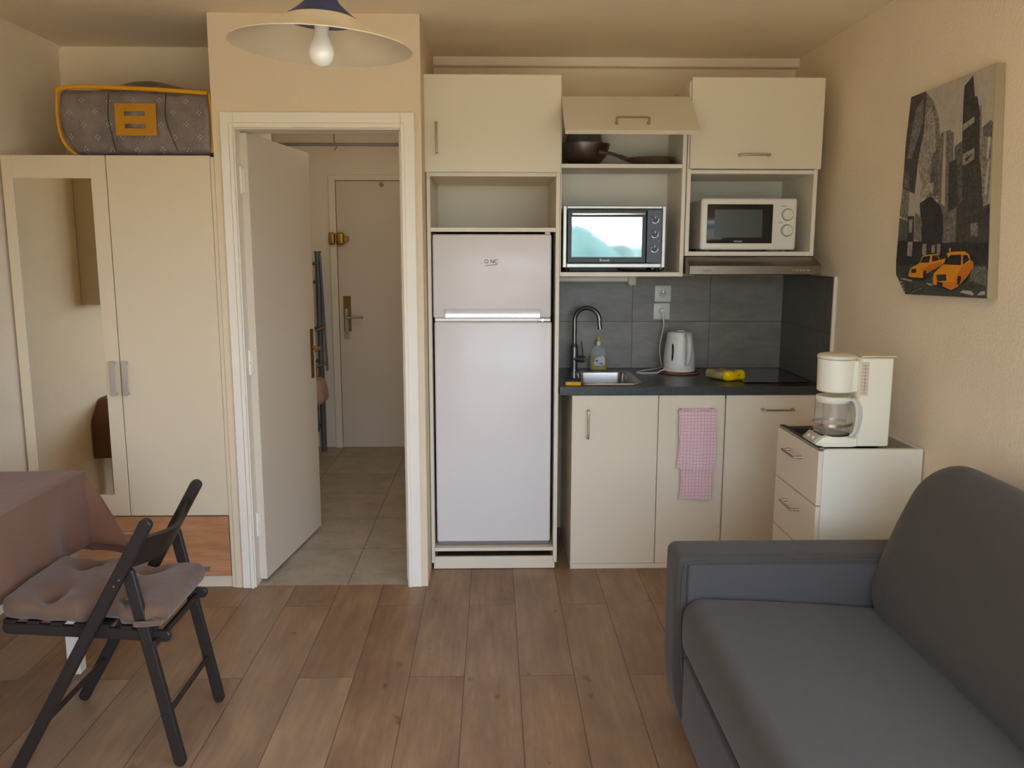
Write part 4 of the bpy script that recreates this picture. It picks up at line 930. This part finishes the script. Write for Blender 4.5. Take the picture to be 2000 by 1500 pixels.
S(c2, 12, [(690, 420), (740, 400), (940, 385), (980, 480), (1070, 450), (1060, 500), (1010, 560), (780, 690), (700, 775), (500, 760), (462, 740), (490, 640), (520, 600), (620, 550), (650, 520)], Yc)
S(c2, 13, [(800, 560), (1010, 510), (1000, 570), (780, 690), (700, 770), (690, 640)], Yd)
S(c2, 14, [(705, 430), (820, 410), (800, 525), (655, 525)], (34, 33, 32)); S(c2, 14, [(850, 412), (935, 402), (968, 480), (850, 512)], (40, 39, 38)); S(c2, 14, [(510, 628), (590, 622), (592, 688), (512, 694)], (50, 44, 36)); S(c2, 14, [(712, 655), (755, 650), (762, 760), (700, 775)], (34, 32, 30))
S(c2, 15, [(1090, 372), (1160, 350), (1380, 340), (1450, 385), (1482, 490), (1525, 510), (1522, 600), (1460, 700), (1390, 790), (1260, 920), (1160, 970), (1040, 915), (870, 880), (862, 800), (880, 700), (1010, 575), (1120, 480)], Yc)
S(c2, 16, [(1345, 575), (1500, 490), (1522, 600), (1460, 700), (1390, 790), (1330, 850), (1200, 960), (1240, 760)], Yd); S(c2, 16, [(1040, 850), (1230, 830), (1200, 940), (1150, 965), (1045, 905)], (222, 128, 22))
S(c2, 17, [(1150, 402), (1330, 392), (1322, 565), (1050, 555), (1090, 470)], (30, 31, 33)); S(c2, 17, [(1356, 405), (1420, 395), (1462, 480), (1352, 560)], (40, 38, 38)); S(c2, 17, [(920, 722), (1080, 715), (1085, 820), (935, 825)], (46, 42, 34))
S(c2, 17, [(1272, 745), (1318, 740), (1326, 800), (1290, 890), (1262, 880)], (30, 28, 26)); S(c2, 17, [(930, 830), (1030, 850), (1020, 960), (930, 930)], (40, 36, 32)); S(c2, 17, [(1130, 290), (1160, 290), (1155, 345), (1130, 350)], (200, 180, 130))
mats = []; b = MB(); slots = {}
for k_, (lay, pts, c) in enumerate(sorted(shapes, key=lambda q: q[0])):
    if c not in slots: slots[c] = len(mats); mats.append(gm(c))
    x = CP-.0003-.00005*k_
    if pts is None: pts = outline
    f = b._f([b._v((x, q[0], q[1])) for q in pts]); f.material_index = slots[c]
    if f.normal.x > 0 or True:
        f.normal_update()
        if f.normal.x > 0: f.normal_flip()
b.build('print', mats, t, flat=True, recalc=False)

# ------------------------------------------------------------------ sofa
t = thing('sofa', 'charcoal fabric sofa bed with blue grey arm panel against the right wall', 'sofa', (1.05, 1.55, 0))
SF = .575
def armfn(p): return p
b = MB(); b.soft(SF-.015, 1.40, 2.462, 2.625, .02, .582, .03, .025, .03, n=(20, 10, 14), fn=lambda p: (p.x+(.03*max(0, (.16-p.z)/.14) if p.x < .7 else 0), p.y, p.z)); b.build('arm', m_sofa, t)
b = MB(); b.soft(SF-.015, 1.40, .50, .66, .02, .582, .03, .025, .03, n=(20, 10, 14)); b.build('arm', m_sofa, t)
MB().box(SF+.02, 1.38, 2.452, 2.466, .05, .556, .006, 3).build('arm_panel', m_sofab, t)
b = MB(); b.tube(spline([(SF+.020, 2.459, .12), (SF+.006, 2.459, .30), (SF+.004, 2.459, .50), (SF+.010, 2.459, .545), (SF+.03, 2.459, .563), (.80, 2.459, .568), (1.20, 2.459, .570)], 8), .0022, 6); b.build('arm_piping', m_sofab, t)
b = MB(); b.box(SF+.012, 1.30, .66, 2.452, .03, .262, .012, 3); b.build('base', m_sofa, t)
def seatfn(p):
    u = (p.x-SF)/.6; v = (p.y-.66)/1.79
    z = p.z
    if z > .36: z += .010*sin(pi*min(1, max(0, v)))*sin(pi*min(1, max(0, u)))-.035*max(0, u)**1.5
    return (p.x-.012*sin(pi*min(1, max(0, (p.z-.265)/.2)))*(1 if p.x < .8 else 0), p.y, z)
b = MB(); b.soft(SF+.010, 1.25, .665, 2.450, .266, .462, .05, .035, .05, n=(22, 40, 12), fn=seatfn); b.build('seat_cushion', m_sofa, t)
rc = radians(20.5); 
def backfn(p):
    x, z = p.x, p.z
    x2 = x*cos(rc)+z*sin(rc); z2 = -x*sin(rc)+z*cos(rc)
    v = (p.y-.62)/1.9; bulge = .02*sin(pi*min(1, max(0, z/.52)))*(1 if x < .1 else 0)
    return (1.122+x2-bulge, p.y, .395+z2)
b = MB(); b.soft(0, .19, .62, 2.520, 0, .553, .085, .17, .14, n=(12, 40, 18), fn=backfn); b.build('backrest', m_sofa, t)
b = MB(); b.box(1.36, 1.530, .52, 2.60, .03, .50, .02, 3); b.build('back_frame', m_sofa, t)
for xx in (.64, 1.45):
    for yy in (.56, 2.54): MB().cyl((xx, yy, 0), (xx, yy, .035), .022, n=14).build('foot', m_blk, t)

# ------------------------------------------------------------------ table with cloth
t = thing('table', 'white legged dining table under the mauve tablecloth, at the left wall', 'table', (-1.75, 2.2, 0))
TX0, TX1, TY0, TY1, TZ = -2.055, -1.452, 1.42, 2.922, .738
MB().box(TX0, TX1, TY0, TY1, TZ-.028, TZ, .003).build('tabletop', m_twhite, t)
for xx in (-1.532, -2.03):
    for yy in (1.50, 2.868): MB().box(xx, xx+.046, yy, yy+.046, 0, TZ-.029, .003).build('leg', m_twhite, t)
b = MB(); b.box(-1.98, -1.535, 2.88, 2.90, .66, .709, .001); b.box(-1.98, -1.535, 1.51, 1.53, .66, .709, .001); b.build('apron', m_twhite, t)
HG = .27
def drape(u, v):
    # u: 0..1 across x (wall -> room side overhang), v: 0..1 along y (both ends hang)
    x = TX0+u*(TX1-TX0+HG); y = TY0-.22+v*(TY1-TY0+.22+HG+.03)
    ox_ = max(0, x-TX1); oy = max(0, y-TY1); oy2 = max(0, TY0-y)
    X, Y, Z = min(x, TX1), min(max(y, TY0), TY1), TZ+.004
    def hang(d): return d*.985, .006+.03*d
    if ox_ > 0 and oy <= 0 and oy2 <= 0:
        dz, o = hang(ox_); w = .012*ox_/HG*sin(y*15)+.008*ox_/HG*sin(y*31+1); X += o+w; Z -= dz
    elif ox_ <= 0 and (oy > 0 or oy2 > 0):
        d = oy if oy > 0 else oy2; dz, o = hang(d); w = .014*d/HG*sin(x*17)
        Y += (o+w) if oy > 0 else -(o+w); Z -= dz
        if oy > 0: Y += .10*min(1, d/.10)*min(1, max(0, (-1.84-x)/.12))
    elif ox_ > 0:
        d2 = oy if oy > 0 else oy2; sgn = 1 if oy > 0 else -1
        r = sqrt(ox_*ox_+d2*d2); th = atan2(d2, ox_); mx_ = max(ox_, d2)
        fold = .42*r*sin(2*th)**2
        X += .006+cos(th)*(.03*r+fold)+.012*ox_/HG*sin(y*15)*(1-th/1.57); Y += sgn*(.006+sin(th)*(.03*r+fold*.6)); Z -= mx_+(r-mx_)*.55
    Z += .0012*sin(x*9+y*5) if Z > TZ else 0
    return (X, Y, max(Z, .02))
b = MB(); b.grid(drape, 46, 90)
cl = b.build('tablecloth', m_cloth, origin=(-1.75, 2.2, TZ), angle=70, recalc=False)
sm = cl.modifiers.new('thickness', 'SOLIDIFY'); sm.thickness = .0016; sm.offset = 1
tag(cl, 'mauve brown tablecloth draped over the table by the left wall', 'tablecloth')

# ------------------------------------------------------------------ folding chair
t = thing('folding_chair', 'black-brown wooden folding chair facing the table', 'chair', (-1.16, 2.49, 0))
def on_post(z): return (-1.390+.425*z/.765, z)
for y0, y1 in ((2.278, 2.302), (2.684, 2.708)):
    b = MB(); b.stadium((-1.388, .017), on_post(.752), .0175, 'y', y0, y1); b.build('post', m_chair, t)
for y0, y1 in ((2.303, 2.325), (2.661, 2.683)):
    b = MB(); b.stadium((-.928, .017), (-1.040, .600), .0165, 'y', y0, y1); b.build('rear_leg', m_chair, t)
for y0, y1 in ((2.326, 2.344), (2.642, 2.660)):
    b = MB(); b.stadium((-1.405, .430), (-.955, .400), .0165, 'y', y0, y1); b.build('seat_rail', m_chair, t)
for i in range(7):
    u = i/6; x = -1.400+.40*u; z = .447-.027*u
    b = MB(); b.box(x-.018, x+.018, 2.330, 2.656, z-.004, z+.008, .002); b.build('seat_slat', m_chair, t)
# curved back plank
b = MB(); d_ = Vector((.425, .765)).normalized(); nrm2 = Vector((d_.y, -d_.x))
rings = []
for i in range(17):
    v = i/16; y = 2.300+(2.686-2.300)*v; bow = .042*sin(pi*v)
    ring = []
    for s_, n_ in ((-.050, -.006), (.050, -.006), (.050, .006), (-.050, .006)):
        c0 = Vector(on_post(.665)); q = c0+d_*s_+nrm2*(n_+bow); ring.append((q.x, y, q.y))
    rings.append(ring)
b.loft(rings); b.build('backrest', m_chair, t)
for (x, z, r) in ((-.958, .165, .0085), (-1.308, .150, .0085), (-.975, .392, .010)):
    b = MB(); b.cyl((x, 2.30, z), (x, 2.686, z), r, n=12); b.build('stretcher', m_chair, t)
for yy in (2.2775, 2.7085):
    for (x, z) in ((-1.052, .594), (-1.068, .575)): MB().cyl((x, yy-.0015, z), (x, yy+.0015, z), .003, n=10).build('pivot_screw', m_steel, t)
t = thing('chair_cushion', 'tufted taupe seat cushion tied to the folding chair', 'cushion', (-1.18, 2.49, .45))
tufts = [(-1.29, 2.40), (-1.29, 2.58), (-1.09, 2.40), (-1.09, 2.58)]
def cushfn(p):
    u = (p.x+1.185)/.235; v = (p.y-2.493)/.175; up = 1 if p.z > .487 else -1
    dome = (1-min(1, u*u*.8))*(1-min(1, v*v*.8))
    z = p.z+(.024*dome if up > 0 else 0)
    for tx, ty in tufts:
        d2 = ((p.x-tx)**2+(p.y-ty)**2); 
        if up > 0: z -= .034*math.exp(-d2/.0010)+.016*math.exp(-d2/.005)
    if up > 0: z += .004*sin(p.x*60+p.y*45)*dome
    k = .006*sin(p.x*70)*abs(v)**4+.006*sin(p.y*70)*abs(u)**4
    z -= .066*(p.x+1.185)
    return (p.x, p.y+k, z)
b = MB(); b.soft(-1.418, -.948, 2.346, 2.640, .446, .508, .028, n=(46, 34, 6), fn=cushfn)
for v in b.bm.verts:
    # the cushion spreads between and past the posts at its front half
    if v.co.x < -1.17 or v.co.x > -1.08:
        s_ = (v.co.y-2.493)/.147; v.co.y = 2.493+s_*.188
b.build('pad', m_cush, t, angle=80)
for tx, ty in tufts: MB().sphere((tx, ty, .492-.066*(tx+1.185)), .008, 8, (1, 1, .5)).build('tuft_button', m_cush, t)
for yy in (2.292, 2.694):
    b = MB(); b.tube(spline([(-.990, yy+(.03 if yy < 2.5 else -.03), .455), (-.960, yy, .462), (-.945, yy+(.004 if yy > 2.5 else -.004), .462), (-.985, yy+(.004 if yy > 2.5 else -.004), .458), (-1.025, yy, .455)], 5), .008, 8); b.build('tie', m_cush, t)

# wall cupboard on the left wall (shows in the wardrobe mirror)
t = thing('cupboard', 'pale cupboard on the left wall, seen only in the wardrobe mirror', 'cupboard', (-1.96, 2.87, 1.235))
MB().box(XL+.002, -1.945, 2.72, 3.03, 1.235, 2.00, .002).build('body', m_lacq, t)
dr = MB().box(-1.944, -1.928, 2.722, 3.028, 1.237, 1.998, .002).build('door', m_lacq, t)
